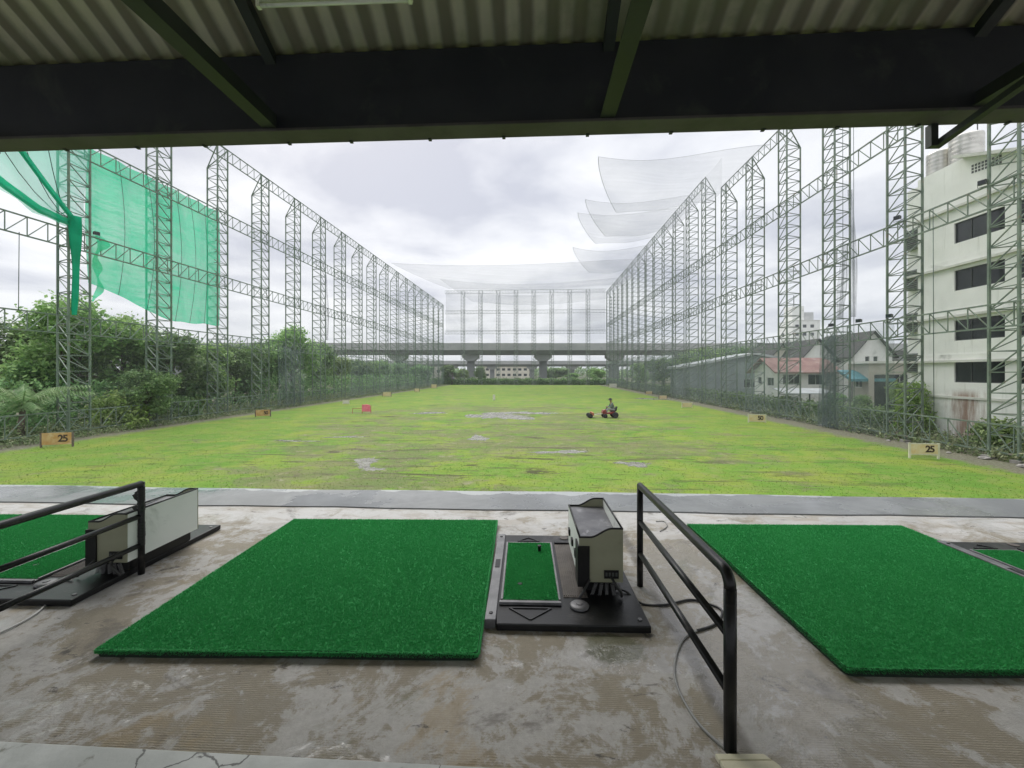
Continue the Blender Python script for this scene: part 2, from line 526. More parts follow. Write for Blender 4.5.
t = NT('painted_step')
co = t.coord()
a = t.noise(co, 1.6, 9, .65, .4)
b = t.noise(co, 40, 5, .7)
vo = t.n('ShaderNodeTexVoronoi', feature='DISTANCE_TO_EDGE')
vo.inputs['Scale'].default_value = 1.4
vo.inputs['Randomness'].default_value = 1.0
dm = t.n('ShaderNodeMix', data_type='RGBA', blend_type='LINEAR_LIGHT')
nz = t.n('ShaderNodeTexNoise')
nz.inputs['Scale'].default_value = 5
nz.inputs['Detail'].default_value = 6
t.l(co, nz.inputs['Vector'])
dm.inputs[0].default_value = .10
t.l(co, dm.inputs[6])
t.l(nz.outputs['Color'], dm.inputs[7])
t.l(dm.outputs[2], vo.inputs['Vector'])
crack = t.step(vo.outputs[0], .0065, .002)
col = t.mix(t.step(a, .4, .62), (.42, .44, .42), (.56, .58, .56))
col = t.mix(t.step(t.noise(co, 6, 8, .7, .2, (7, 1, 0)), .58, .68), col, (.22, .22, .19))
col = t.mix(t.math('MULTIPLY', crack, .8), col, (.05, .05, .045))
M['step'] = t.done(t.principled(col, .6, 0, t.bump(b, .25, .006), .4))

# field grass ---------------------------------------------------------------------
t = NT('field_grass')
co = t.coord()
n1 = t.noise(co, .07, 6, .62, .4)
n2 = t.noise(co, .33, 9, .70, .5, (11, 3, 0))
n3 = t.noise(co, 9.0, 6, .78)
n4 = t.noise(co, 1.3, 9, .74, .4, (2, 9, 0))
col = t.mix(t.step(n1, .35, .65), (.100, .225, .020), (.155, .265, .026))
col = t.mix(t.step(n2, .42, .62), col, (.225, .280, .034))
col = t.mix(t.math('MULTIPLY', t.step(n4, .46, .64), .6), col, (.235, .235, .080))
col = t.mix(t.math('MULTIPLY', t.step(n4, .44, .30), .6), col, (.085, .175, .022))
col = t.mix(t.math('MULTIPLY', t.step(n3, .35, .75), .42), col, (.065, .125, .018))
sx = t.n('ShaderNodeSeparateXYZ')
t.l(co, sx.inputs[0])
# worn in the middle of the range, mown swathes towards the near right
wx = t.math('MULTIPLY', t.math('ADD', sx.outputs[0], 3.5), 1 / 15.0)
wy = t.math('MULTIPLY', t.math('SUBTRACT', sx.outputs[1], 33.0), 1 / 27.0)
worn_ = t.step(t.math('ADD', t.math('MULTIPLY', wx, wx), t.math('MULTIPLY', wy, wy)), 1.5, .1)
stretch = t.coord(scale=(.38, .62, 1))
mud = t.math('ADD', t.math('MULTIPLY', t.noise(stretch, .30, 6, .6, .3, (8, 1, 0)), .45), t.math('MULTIPLY', t.noise(stretch, 1.3, 10, .75, .8, (4, 4, 0)), .55))
mud = t.step(t.math('ADD', mud, t.math('MULTIPLY_ADD', worn_, .085, -.04)), .50, .565)
mudc = t.mix(t.step(n3, .35, .65), (.095, .080, .048), (.175, .150, .100))
mudc = t.mix(t.step(n4, .56, .64), mudc, (.25, .225, .165))
rg = t.n('ShaderNodeTexWave', wave_type='RINGS', rings_direction='Z')
rg.inputs['Scale'].default_value = .085
rg.inputs['Distortion'].default_value = .6
rg.inputs['Detail'].default_value = 2
mp = t.n('ShaderNodeMapping')
mp.inputs['Location'].default_value = (-11, -2, 0)
t.l(co, mp.inputs['Vector'])
t.l(mp.outputs[0], rg.inputs['Vector'])
col = t.mix(t.math('MULTIPLY', rg.outputs['Fac'], .28), col, (.125, .25, .028))
# thin dark ruts and cut rows running across the range
rut = t.noise(t.coord(scale=(.16, 1.0, 1), rot=(0, 0, .06)), 1.15, 9, .74, .9, (31, 7, 0))
rut2 = t.noise(t.coord(scale=(.30, 1.0, 1), rot=(0, 0, -.10)), 3.2, 7, .72, .7, (3, 17, 0))
rz_ = t.math('MULTIPLY_ADD', worn_, .55, .45)
col = t.mix(t.math('MULTIPLY', t.step(rut, .555, .60), t.math('MULTIPLY', rz_, .95)), col, (.060, .054, .026))
col = t.mix(t.math('MULTIPLY', t.step(rut2, .56, .62), t.math('MULTIPLY', rz_, .75)), col, (.070, .075, .020))
col = t.mix(t.math('MULTIPLY', t.step(rut, .46, .36), .35), col, (.215, .235, .045))
edge = t.math('MAXIMUM', t.step(t.math('ADD', sx.outputs[0], t.math('MULTIPLY', t.math('SUBTRACT', n4, .5), 3.5)), VR - 2.7, VR - 1.6),
              t.step(t.math('ADD', sx.outputs[0], t.math('MULTIPLY', t.math('SUBTRACT', n4, .5), 3.5)), VL + 2.6, VL + 1.4))
col = t.mix(t.math('MULTIPLY', mud, t.math('MULTIPLY_ADD', n4, .7, .2)), col, mudc)
col = t.mix(t.math('MULTIPLY', edge, .9), col, t.mix(t.step(n3, .4, .6), (.10, .09, .065), (.21, .195, .155)))
wet = t.math('MULTIPLY', mud, t.step(n2, .45, .6))
M['field'] = t.done(t.principled(col, t.math('MULTIPLY_ADD', wet, -.12, .88), 0, t.bump(t.math('ADD', n3, n4), .55, .10), .25))

t = NT('rough_ground')
co = t.coord()
n1 = t.noise(co, .12, 6, .6)
n2 = t.noise(co, 2.2, 8, .7)
col = t.mix(t.step(n1, .4, .6), (.075, .10, .040), (.115, .105, .075))
col = t.mix(t.step(n2, .45, .7), col, (.055, .06, .035))
M['ground'] = t.done(t.principled(col, .95, 0, t.bump(n2, .6, .1), .2))

t = NT('grass_blades')
g = t.n('ShaderNodeNewGeometry').outputs['Random Per Island']
n1 = t.noise(t.coord(), .16, 5, .6, .4)
col = t.mix(g, (.08, .18, .021), (.15, .25, .034))
col = t.mix(t.step(n1, .4, .62), col, t.mix(g, (.12, .20, .025), (.19, .255, .045)))
M['blades'] = t.done(t.principled(col, .6, 0, None, .25))

# tall building wall with a rust run
t = NT('stained_white_wall')
co = t.coord()
sx = t.n('ShaderNodeSeparateXYZ')
t.l(co, sx.inputs[0])
n1 = t.noise(co, .7, 7, .6)
n2 = t.noise(t.coord(scale=(1, 2.2, .18)), 1.6, 8, .65)
col = t.mix(t.step(n1, .35, .65), (.80, .80, .76), (.86, .86, .82))
col = t.mix(t.math('MULTIPLY', t.step(n2, .55, .75), .35), col, (.36, .37, .30))
dy = t.math('ABSOLUTE', t.math('SUBTRACT', sx.outputs[1], 25.9))
mk = t.step(t.math('ADD', dy, t.math('MULTIPLY', t.math('SUBTRACT', t.noise(t.coord(scale=(1, 2.4, .35)), 2.2, 9, .7), .5), 3.2)), 1.5, -.3)
mk = t.math('MULTIPLY', mk, t.step(sx.outputs[2], 3.2, 2.6))
col = t.mix(t.math('MULTIPLY', mk, .85), col, (.21, .095, .045))
M['stained_wall'] = t.done(t.principled(col, .85, 0, t.bump(n1, .1, .01), .2))

# ------------------------------------------------------------------ the setting: ground, field, deck
def sheet(name, pts, z, mat, rz=0.0):
    o = MB().add([(x, y, 0) for x, y in pts], [tuple(range(len(pts)))]).build(name, mat)
    o.location = (0, 0, z)
    o.rotation_euler = (0, 0, rz)
    return tag(o, kind='structure')

sheet('ground', [(-900, -300), (900, -300), (900, 1500), (-900, 1500)], -.012, M['ground'])
sheet('field', [(VL - .6, -12), (VR + .6, -12), (VR + .6, UF + .5), (VL - .6, UF + .5)], 0.0, M['field'], -FA)

deck = MB().box((-40, -9, -2.9), (40, 4.755, 0)).build('deck', M['deck'])
deck.location = (0, 0, DECK)
deck.rotation_euler = (0, 0, R(-2.6))
tag(deck, kind='structure')
# the strip along the front edge, with a slightly uneven outer line
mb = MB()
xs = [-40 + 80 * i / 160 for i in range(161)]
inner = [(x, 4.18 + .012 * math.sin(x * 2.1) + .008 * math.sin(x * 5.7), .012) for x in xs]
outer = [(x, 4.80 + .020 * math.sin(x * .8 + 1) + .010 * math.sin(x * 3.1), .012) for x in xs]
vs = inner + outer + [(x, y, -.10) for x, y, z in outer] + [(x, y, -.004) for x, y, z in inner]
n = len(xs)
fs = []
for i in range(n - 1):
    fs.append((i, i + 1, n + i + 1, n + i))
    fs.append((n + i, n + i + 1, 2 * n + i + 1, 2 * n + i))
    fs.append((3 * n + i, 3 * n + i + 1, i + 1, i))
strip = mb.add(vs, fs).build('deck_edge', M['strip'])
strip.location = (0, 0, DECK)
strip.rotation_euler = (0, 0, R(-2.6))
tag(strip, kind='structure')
# raised walkway slab where the photographer stands
walk = MB().box((-12, -3.0, -.05), (.35, 0, .022)).build('walkway', M['step'], bevel=.006)
walk.location = (-.396, 1.463, DECK)
walk.rotation_euler = (0, 0, R(-3.2))
tag(walk, kind='structure')

# ------------------------------------------------------------------ puddles on the field
def puddle(px, py, w, d, seed):
    r2 = random.Random(seed)
    Y = FOC * EYE / (py - 372)
    c = on_field(px, Y)
    n = 96
    ph = [r2.uniform(0, 6.28) for _ in range(5)]
    pts = []
    for k in range(n):
        a = 2 * math.pi * k / n
        rr = 1 + .25 * math.sin(2 * a + ph[0]) + .20 * math.sin(3 * a + ph[1]) + .13 * math.sin(5 * a + ph[2]) + .12 * math.sin(9 * a + ph[3]) + .10 * math.sin(14 * a + ph[4]) + .07 * math.sin(21 * a + ph[0])
        pts.append((w / 2 * rr * math.cos(a), d / 2 * rr * math.sin(a), 0))
    o = MB().add(pts, [tuple(range(n))]).build('puddle', M['puddle'])
    o.location = (c.x, c.y, .008 if seed == 45 else .004)
    tag(o, kind='structure')

for i, a in enumerate([(366, 462, .9, 2.0), (372, 469, .8, .7), (634, 464, 1.5, .9), (562, 452, 2.6, .8), (498, 416, 5.0, 5.5), (520, 413, 6, 2.6),
                       (430, 413, 3.4, 1.6), (478, 438, .9, 2.4), (660, 399, 7, 3), (345, 437, 2.2, .6), (296, 441, 2.6, .5)]):
    puddle(*a, 40 + i)

# near grass: short blades over the front of the field
rs = np.random.RandomState(3)
N = 55000
Yb = 11.5 + 30 * rs.rand(N) ** 1.7
Xb = (rs.rand(N) * 2 - 1) * 1.30 * Yb + .06 * Yb
vv = Xb * CA - Yb * SA
keep = (vv > VL + 2.2) & (vv < VR - 2.2)
Xb, Yb = Xb[keep], Yb[keep]
N = len(Xb)
hh = .015 + .035 * rs.rand(N)
an = rs.rand(N) * 6.283
w = .006 + .010 * rs.rand(N)
lean = .06 * rs.rand(N)
an2 = rs.rand(N) * 6.283
tri = np.zeros((N, 3, 3), np.float32)
tri[:, 0] = np.stack([Xb - np.cos(an) * w, Yb - np.sin(an) * w, np.zeros(N)], 1)
tri[:, 1] = np.stack([Xb + np.cos(an) * w, Yb + np.sin(an) * w, np.zeros(N)], 1)
tri[:, 2] = np.stack([Xb + np.cos(an2) * lean, Yb + np.sin(an2) * lean, hh], 1)
tag(np_mesh('grass', tri.reshape(-1, 3), 3, M['blades']), 'short yellow green grass over the near half of the field', 'grass', kind='stuff')

# ------------------------------------------------------------------ lattice towers
def tower(h, mat, outer, drop=1.9):
    """h: full height of the two field-side legs; outer: side (-1 left, +1 right) of the shorter third leg"""
    root = empty('lattice_tower', (0, 0, 0))
    tag(root, 'x', 'tower')
    ho = h - drop
    legs = [(0, -.62, h), (0, .62, h), (outer * 1.5, 0, ho)]
    for x, y, z in legs:
        MB().bar((x, y, .12), (x, y, z), .095).build('leg', mat, root)
    br = MB()
    n = int(ho / .98)
    for k in range(3):
        a, b = legs[k], legs[(k + 1) % 3]
        for i in range(n):
            z0, z1 = .15 + i * (ho - .15) / n, .15 + (i + 1) * (ho - .15) / n
            br.bar((a[0], a[1], z1), (b[0], b[1], z1), .045)
            flip = (k == 1)
            br.bar((a[0], a[1], z0 if flip else z1), (b[0], b[1], z1 if flip else z0), .045)
    br.build('bracing', mat, root)
    cap = MB()
    for y in (-.62, .62):
        cap.bar((outer * 1.5, 0, ho), (0, y, h - .05), .07)
        cap.bar((outer * .75, y / 2, (h + ho) / 2 - .03), (0, y, ho), .045)
    cap.bar((0, -.62, h - .05), (0, .62, h - .05), .06)
    cap.bar((0, -.62, ho), (0, .62, h - .05), .045)
    cap.build('sloping_top', mat, root)
    for x, y, z in legs:
        MB().prism([(x - .2, y - .2), (x + .2, y - .2), (x + .2, y + .2), (x - .2, y + .2)], 'z', -.1, .13).build('footing', M['footing'], root)
    return root

ORD = ['first', 'second', 'third', 'fourth', 'fifth', 'sixth', 'seventh', 'eighth', 'ninth', 'tenth', 'eleventh', 'twelfth', 'thirteenth',
       'fourteenth', 'fifteenth', 'sixteenth', 'seventeenth', 'eighteenth', 'nineteenth', 'twentieth']

def place(o, v, u, rz=-FA, label=None, group=None):
    o.location = F(v, u)
    o.rotation_euler = (0, 0, rz)
    if label: o['label'] = label
    if group: o['group'] = group

LU = [24.8 + 6.05 * k for k in range(18)]
RU = [20.5 + 5.76 * k for k in range(20)]
src = tower(25.1, M['tower'], -1)
for k, u in enumerate(LU):
    o = src if k == 0 else copy_tree(src)
    extra = {0: 'nearest lattice tower of the left row, green net tied to its middle', 1: 'second lattice tower from the near end of the left row, green net across it',
             2: 'third lattice tower of the left row, at the far edge of the green net'}.get(k)
    place(o, VL, u, -FA, extra or f'{ORD[k]} green grey lattice tower from the near end of the left row', 'lattice towers of the left net row')
low = tower(25.7, M['tower_right'], 1)
tall = tower(29.1, M['tower_right'], 1)
for k, u in enumerate(RU):
    s_ = low if k < 6 else tall
    o = s_ if k in (0, 6) else copy_tree(s_)
    extra = {0: 'nearest lattice tower of the right row, standing before the white five storey building', 1: 'second lattice tower of the right row, at the corner of the white building',
             6: 'seventh tower of the right row, the first of its taller towers'}.get(k)
    place(o, VR, u, -FA, extra or f'{ORD[k]} grey lattice tower from the near end of the right row', 'lattice towers of the right net row')
far = tower(30.0, M['tower_right'], 1)
for j in range(1, 9):
    o = far if j == 1 else copy_tree(far)
    place(o, VL + 5.65 * j, UF + .6, -FA + math.pi / 2, f'{ORD[j - 1]} lattice tower from the left in the far end row', 'lattice towers of the far end row')

# ------------------------------------------------------------------ horizontal trusses joining the towers
def truss(name_label, p0, p1, depth, mat, group, bay=1.0):
    p0, p1 = Vector(p0), Vector(p1)
    L = (p1 - p0).length
    d = (p1 - p0) / L
    rz = math.atan2(d.y, d.x)
    root = empty('horizontal_truss', p0, rz, name_label, 'truss', group)
    MB().bar((0, 0, 0), (L, 0, 0), .075).build('top_chord', mat, root)
    MB().bar((0, 0, -depth), (L, 0, -depth), .075).build('bottom_chord', mat, root)
    w = MB()
    n = int(L / bay)
    for i in range(n):
        x0, x1 = L * i / n, L * (i + 1) / n
        w.bar((x0, 0, 0), (x0, 0, -depth), .04)
        w.bar((x0, 0, -depth), (x1, 0, 0), .04)
    w.build('web', mat, root)
    return root

LV = [(25.1, 'topmost'), (19.0, 'second highest'), (13.0, 'middle'), (7.6, 'second lowest'), (1.65, 'ground level')]
for z, w_ in LV:
    u0 = 12.0
    truss(f'{w_} horizontal lattice truss along the left row of towers', F(VL + .02, u0, z), F(VL + .02, LU[-1], z), 1.1 if z > 2 else 1.25, M['tower'], 'trusses of the left row')
for z, w_ in LV:
    z = {25.1: 25.7, 7.6: 7.3}.get(z, z)
    u1 = RU[5] + .6 if z > 25 else RU[-1]
    truss(f'{w_} horizontal lattice truss along the ' + ('near part of the right row' if z > 25 else 'right row of towers'), F(VR - .02, 12, z), F(VR - .02, u1, z), 1.1 if z > 2 else 1.3,
          M['tower_right'], 'trusses of the right row')
truss('highest horizontal truss on the taller far towers of the right row', F(VR - .02, RU[6], 29.1), F(VR - .02, RU[-1], 29.1), 1.1, M['tower_right'], 'trusses of the right row')
for z, w_ in ((30.0, 'upper'), (23.6, 'middle'), (17.2, 'lower')):
    truss(f'{w_} horizontal truss of the far end row of towers', F(VL, UF, z), F(VR, UF, z), 1.0, M['tower_right'], 'trusses of the far end row')

def floodlight(loc, rz, label):
    r = empty('floodlight', loc, rz, label, 'floodlight', 'floodlights on the net towers')
    MB().prism([(-.16, -.14), (.16, -.20), (.16, .20), (-.16, .14)], 'x', -.26, .26).build('housing', M['lamp_grey'], r, bevel=.02)
    MB().box((-.22, .162, -.17), (.22, .172, .17)).build('lens', M['glass'], r)
    b = MB()
    b.tube([(-.30, 0, 0), (-.30, 0, -.34), (.30, 0, -.34), (.30, 0, 0)], .022, 6)
    b.build('bracket', M['lamp_grey'], r)
    r.scale = (.6, .6, .6)

floodlight(F(VL + .25, LU[0] + .8, 13.23), -1.9, 'dark floodlight on the middle truss at the nearest left tower')
floodlight(F(VR - .25, RU[1] - .4, 13.23), 1.9, 'dark floodlight on the middle truss at the second right tower')
floodlight(F(VR - .1, 21.3, 13.23), 1.9, 'dark floodlight on the middle truss before the white building')
for u_, w_ in ((29.0, 'first floodlight on the low truss left of the white building'), (26.6, 'second floodlight on the low truss, close to the second right tower'), (31.6, 'third floodlight on the low truss, close to the third right tower')):
    floodlight(F(VR - .1, u_, 7.52), 1.9, w_)

# ------------------------------------------------------------------ nets
def grid_net(name, fn, nu, nv, mat, label, cat='net', group=None, parent=None):
    vs = [fn(i / nu, j / nv) for j in range(nv + 1) for i in range(nu + 1)]
    fs = [(j * (nu + 1) + i, j * (nu + 1) + i + 1, (j + 1) * (nu + 1) + i + 1, (j + 1) * (nu + 1) + i) for j in range(nv) for i in range(nu)]
    o = MB().add(vs, fs).build(name, mat, parent, smooth=True)
    if label: tag(o, label, cat, group)
    return o

grid_net('side_net', lambda a, b: F(VL + .12 + .10 * math.sin(a * 54), 24.4 + a * 103, .1 + 24.9 * b), 40, 6, M['net_left'], 'thin grey net hung along the left row of towers', 'net')
grid_net('side_net', lambda a, b: F(VR - .14 + .10 * math.sin(a * 54), 21 + a * 28.2, .1 + 25.5 * b), 20, 6, M['net_left'], 'thin net on the near six towers of the right row', 'net')
grid_net('side_net', lambda a, b: F(VR - .14 + .10 * math.sin(a * 54), 49.4 + a * 80.5, .1 + 28.9 * b), 30, 6, M['net_right'], 'pale net on the taller far towers of the right row', 'net')
grid_net('foot_net', lambda a, b: F(VR - .30 + .12 * math.sin(a * 77), 26 + a * 104, .05 + (7.0 + .3 * math.sin(a * 37)) * b), 60, 4, M['net_foot'], 'low green net along the foot of the right row', 'net')
grid_net('foot_net', lambda a, b: F(VL + .30 + .12 * math.sin(a * 77), 62 + a * 66, .05 + (6.4 + .3 * math.sin(a * 37)) * b), 50, 4, M['net_foot'], 'low green net along the far foot of the left row', 'net')
grid_net('end_net', lambda a, b: F(VL + .3 + a * (VR - VL - .6), UF - .15 - .25 * math.sin(b * 3), 16.6 + (13.2 - 1.5 * math.sin(a * math.pi) ** 2) * b), 30, 10, M['net_far'], 'grey net hung high across the far end towers', 'net')
grid_net('end_net', lambda a, b: F(VL + .3 + a * (VR - VL - .6), UF - .3, .05 + 16.4 * b), 30, 4, M['net_left'], 'thin lower net across the far end of the field', 'net')

def cord(name, pts, r, mat, label=None, cat=None, parent=None):
    o = MB().tube(pts, r, 6).build(name, mat, parent, smooth=True)
    if label: tag(o, label, cat)
    return o

def ceiling(v0, v1, u0, u1, z, sag, label, twist=0.0, skew=0.0, inset=0.0):
    def fn(a, b):
        vs_ = v0 + inset * b ** 1.3
        v = vs_ + (v1 - vs_) * a
        u = u0 + (u1 - u0) * b + skew * (1 - a) + .8 * math.sin(a * 5 + b)
        zz = z - sag * math.sin(math.pi * a) ** .8 * (.4 + .6 * math.sin(math.pi * b)) - twist * (1 - a) * b + .25 * math.sin(a * 9) * math.sin(b * 7)
        return F(v, u, zz)
    o = grid_net('ceiling_net', fn, 28, 16, M['net_ceiling'], label, 'net', 'nets slung over the field')
    for b in (0, 1):
        cord('edge_cord', [fn(i / 20, b) for i in range(21)], .012, M['edge_cord'], parent=o)
    if v0 > 0:
        cord('edge_cord', [fn(0, i / 12) for i in range(13)], .024, M['edge_cord'], parent=o)

ceiling(6.0, VR, 40.5, 53.5, 25.2, .5, 'nearest pale overhead net reaching out from the right row', .3, .5, 4.3)
ceiling(6.3, VR, 54.0, 67.0, 26.6, 1.0, 'second pale overhead net from the near end, right row', .4, .5, 4.8)
ceiling(5.9, VR, 60.0, 73.0, 27.2, .7, 'third overhead net, half covered by the second one', .3, .5, 4.4)
ceiling(6.6, VR, 76.0, 92.0, 27.2, 2.0, 'fourth overhead net sagging from the right row', .8, 1.0, 5.0)
ceiling(VL + .5, VR, 80.0, 104.0, 25.6, 1.6, 'wide pale net sagging across the whole far field', .2, 0, 6.0)
ceiling(VL + 6, VR, 98.0, 128.0, 26.4, 3.4, 'wide overhead net slung before the far end towers', .2, 0, 3.0)

# the green shade net between the first three left towers
def green_fn(a, b):
    u = LU[0] + .65 + a * (LU[2] - LU[0] - 1.0)
    lowz = 9.95 - 1.75 * math.sin(a * math.pi * .62) + .14 * math.sin(a * 9) + .05 * math.sin(a * 31)
    z = 18.9 + (lowz - 18.9) * (1 - b)
    v = VL - .16 - .22 * math.sin(b * 3.1) * (1 + .5 * math.sin(a * 9)) - .10 * math.sin(a * 30)
    u += .45 * math.sin(b * 3.1) * (a > 0)
    return F(v, u, z)

gr = grid_net('shade_net', green_fn, 60, 16, M['net_green'], 'bright green shade net stretched over the first three left towers', 'net')
for a in (.17, .36, .58, .72, .86):
    pts = [green_fn(min(1, a + .035 * math.sin(b * 3.1)), b) + Vector((.05, -.05, 0)) for b in [i / 10 for i in range(11)]]
    cord('seam_rope', pts, .014, M['seam'], parent=gr)

# the tied back curtain: swept from beyond the roof to the nearest tower
def curtain_hem(u):
    d = max(0.0, 22.4 - u)
    return 13.25 + .62 * d - .10 * math.sin(u * 1.9)

def curtain_fn(a, b):
    # a along the net row towards the tower, b from the hem to the top edge
    u = 9.0 + a * (LU[0] + .55 - 9.0)
    hem = curtain_hem(u)
    top = 24.5
    z = hem + (top - hem) * b ** 1.3
    v = VL - .10 + .22 * math.sin(b * 9 + a * 9) * a + .12 * math.sin(a * 60) * (1 - b)
    return F(v, u, z)

cu = grid_net('shade_net', curtain_fn, 60, 30, M['net_green_thin'], 'pale green curtain of net swept back to the nearest left tower', 'net')
def fold_fn(z_of, wid, out):
    def fn(a, b):
        u = 9.0 + a * (LU[0] - .35 - 9.0)
        w = wid * (1.25 - .75 * a)
        return F(VL + out + .14 * math.sin(b * 8), u, z_of(u) + (b - .5) * w)
    return fn
grid_net('fold', fold_fn(lambda u: curtain_hem(u) + .28, .7, .12), 40, 4, M['net_green_thick'], None, parent=cu)
grid_net('fold', fold_fn(lambda u: 13.5 + 1.0 * (24.4 - u) + .035 * (24.4 - u) ** 2, .62, .2), 40, 4, M['net_green_thick'], None, parent=cu)
def bundle_fn(a, b):
    w = a * 2 * math.pi
    z = 13.9 - 6.2 * b
    r = (.27 - .17 * b) * (1 + .22 * math.sin(3 * w + b * 2.2)) + .03 * math.sin(b * 9)
    return F(VL + .15 + r * math.cos(w), LU[0] - .42 + r * math.sin(w) + .10 * math.sin(b * 3), z)
grid_net('hanging_bundle', bundle_fn, 20, 30, M['net_green_thick'], None, parent=cu)
for off in (2.3, 4.6, 7.2):
    pts = [F(VL + .02, LU[0] - .4 - off * t_ ** .8, 13.6 + 11 * t_ ** 1.5) for t_ in [i / 10 for i in range(11)]]
    cord('seam_rope', pts, .02, M['seam'], parent=cu)
def rag_fn(a, b):
    return F(VL - .1 + .2 * math.sin(b * 11), LU[0] + 1.0 + a * (.55 + .35 * math.sin(b * 17)) * (1 - .5 * b), 13.2 - 4.4 * b)
grid_net('torn_edge', rag_fn, 4, 24, M['net_green'], None, parent=gr)

# bunched grey nets hanging on the rows
def bunch(v, u0, u1, z0, z1, label, mat, amp=.25):
    def fn(a, b):
        u = u0 + (u1 - u0) * a * (1 - .12 * b)
        return F(v + amp * math.sin(a * 25 + b * 2), u, z0 + (z1 - z0) * b + .2 * math.sin(a * 7) * b)
    grid_net('bunched_net', fn, 40, 10, mat, label, 'net', 'gathered nets hanging on the side rows')

bunch(VL + .5, LU[3] + 1.2, LU[4] + .6, .1, 6.9, 'dark blue green net gathered low between the fourth and fifth left towers', M['net_bunched'])
bunch(VR - .4, RU[2] - 1.3, RU[2] + .3, .1, 6.6, 'dark net gathered low at the third tower of the right row', M['net_bunched'])
def strand(v, u, z0, z1, wid, label, seed):
    def fn(a, b):
        w = wid * (.35 + .65 * math.sin(math.pi * min(1, b * 1.15)) ** 2)
        return F(v + .15 * math.sin(a * 12), u + (a - .5) * w + .2 * math.sin(b * 3 + seed), z0 + (z1 - z0) * b)
    grid_net('net_strand', fn, 10, 18, M['net_strand'], label, 'net', 'gathered nets hanging on the side rows')
strand(VL + .3, LU[5] + .3, 8.5, 17.5, 1.5, 'grey rolled net hanging on the sixth left tower', 1)
strand(VR - .3, RU[1] + 4.0, 7.8, 13.0, .7, 'thin grey net strand hanging between the second and third right towers', 2)
strand(VR - .3, RU[1] + 3.1, 7.8, 16.5, .35, 'longest wisp of net hanging beside the second right tower', 4)

# drop ropes from the trusses
for i, (u, z0, z1) in enumerate([(LU[0] - 1.3, 7.6, 12), (LU[0] - 3.2, 7.6, 12)]):
    cord('drop_rope', [F(VL + .1, u, z0), F(VL + .1, u + .03, z1)], .018, M['seam'], ['thin rope hanging just left of the nearest left tower', 'thin rope hanging near the left edge of the picture'][i], 'rope')
for i, (u, z0, z1) in enumerate([(RU[2] - 1.6, 1.7, 25), (RU[2] - 2.6, 1.7, 25), (RU[1] - 2.5, 1.7, 13)]):
    cord('drop_rope', [F(VR - .1, u, z0), F(VR - .1, u + .05, z1)], .016, M['seam'],
         ['thin rope hanging just before the third right tower', 'thin rope midway between the second and third right towers', 'thin rope hanging before the white building facade'][i], 'rope')

# ------------------------------------------------------------------ trees
def leaf_cloud(rs, centers, per, sigma, size, flat=.5):
    n = len(centers) * per
    c = np.repeat(np.asarray(centers), per, 0)
    p = c + rs.randn(n, 3) * sigma
    nrm = rs.randn(n, 3)
    nrm[:, 2] = np.abs(nrm[:, 2]) + flat
    nrm /= np.linalg.norm(nrm, axis=1)[:, None]
    r0 = rs.randn(n, 3)
    a = np.cross(nrm, r0)
    a /= np.linalg.norm(a, axis=1)[:, None]
    b = np.cross(nrm, a)
    s = size * (.6 + .8 * rs.rand(n))[:, None]
    a, b = a * s, b * s * .55
    q = np.stack([p - a, p - b * .9 + a * .1, p + a, p + b * .9 + a * .1], 1)
    return q.reshape(-1, 3)


def make_tree(seed, h, rx, rz, leaf, mat, nl=9, dens=52, per=17, name='tree', size=.16, low=.30):
    rs = np.random.RandomState(seed)
    r2 = random.Random(seed)
    root = empty(name, (0, 0, 0))
    zc = h - rz
    tr = MB()
    tp = [(0, 0, -.05), (.05, .03, h * .2), (r2.uniform(-.2, .2), r2.uniform(-.2, .2), h * .42), (r2.uniform(-.4, .4), r2.uniform(-.4, .4), h * .68)]
    tr.tube(tp, [.030 * h, .024 * h, .019 * h, .008 * h], 8)
    cents = []
    lobes = []
    for k in range(nl):
        th = 2 * math.pi * (k / nl) + r2.uniform(-.4, .4)
        rr = rx * r2.uniform(.35, .68) if k else 0
        zz = zc + rz * (r2.uniform(-.75, .55) if k else .5)
        lobes.append(((rr * math.cos(th), rr * math.sin(th), zz), rx * r2.uniform(.30, .50)))
    for (cx, cy, cz), lr in lobes:
        base = Vector(tp[2]).lerp(Vector(tp[1]), r2.random() * .6)
        midp = base.lerp(Vector((cx, cy, cz)), .55) + Vector((0, 0, .15 * lr))
        tr.tube([base, midp, (cx, cy, cz)], [.012 * h, .008 * h, .003 * h], 6)
        d = rs.randn(dens, 3)
        d /= np.linalg.norm(d, axis=1)[:, None]
        rad = lr * (.55 + .50 * rs.rand(dens))
        pts = np.array([cx, cy, cz]) + d * rad[:, None] * np.array([1, 1, .8])
        cents.append(pts[pts[:, 2] > h * low * .5])
    tr.build('trunk', M['bark'], root, smooth=True)
    cents = np.concatenate(cents)
    np_mesh('crown', leaf_cloud(rs, cents, per, .24 * size / .16, size), 4, mat, root)
    return root


protoA = make_tree(1, 9.5, 3.6, 4.0, 0, M['leaf_mid'], 11, 60, 17)
protoB = make_tree(2, 8.5, 3.3, 3.6, 0, M['leaf_dark'], 11, 60, 17)
protoC = make_tree(3, 8.8, 3.8, 3.4, 0, M['leaf_mid'], 12, 55, 17)
protoD = make_tree(4, 7.5, 3.2, 3.3, 0, M['leaf_dark'], 10, 60, 17)
protos = {'A': [protoA, False, 9.5], 'B': [protoB, False, 8.5], 'C': [protoC, False, 8.8], 'D': [protoD, False, 7.5]}

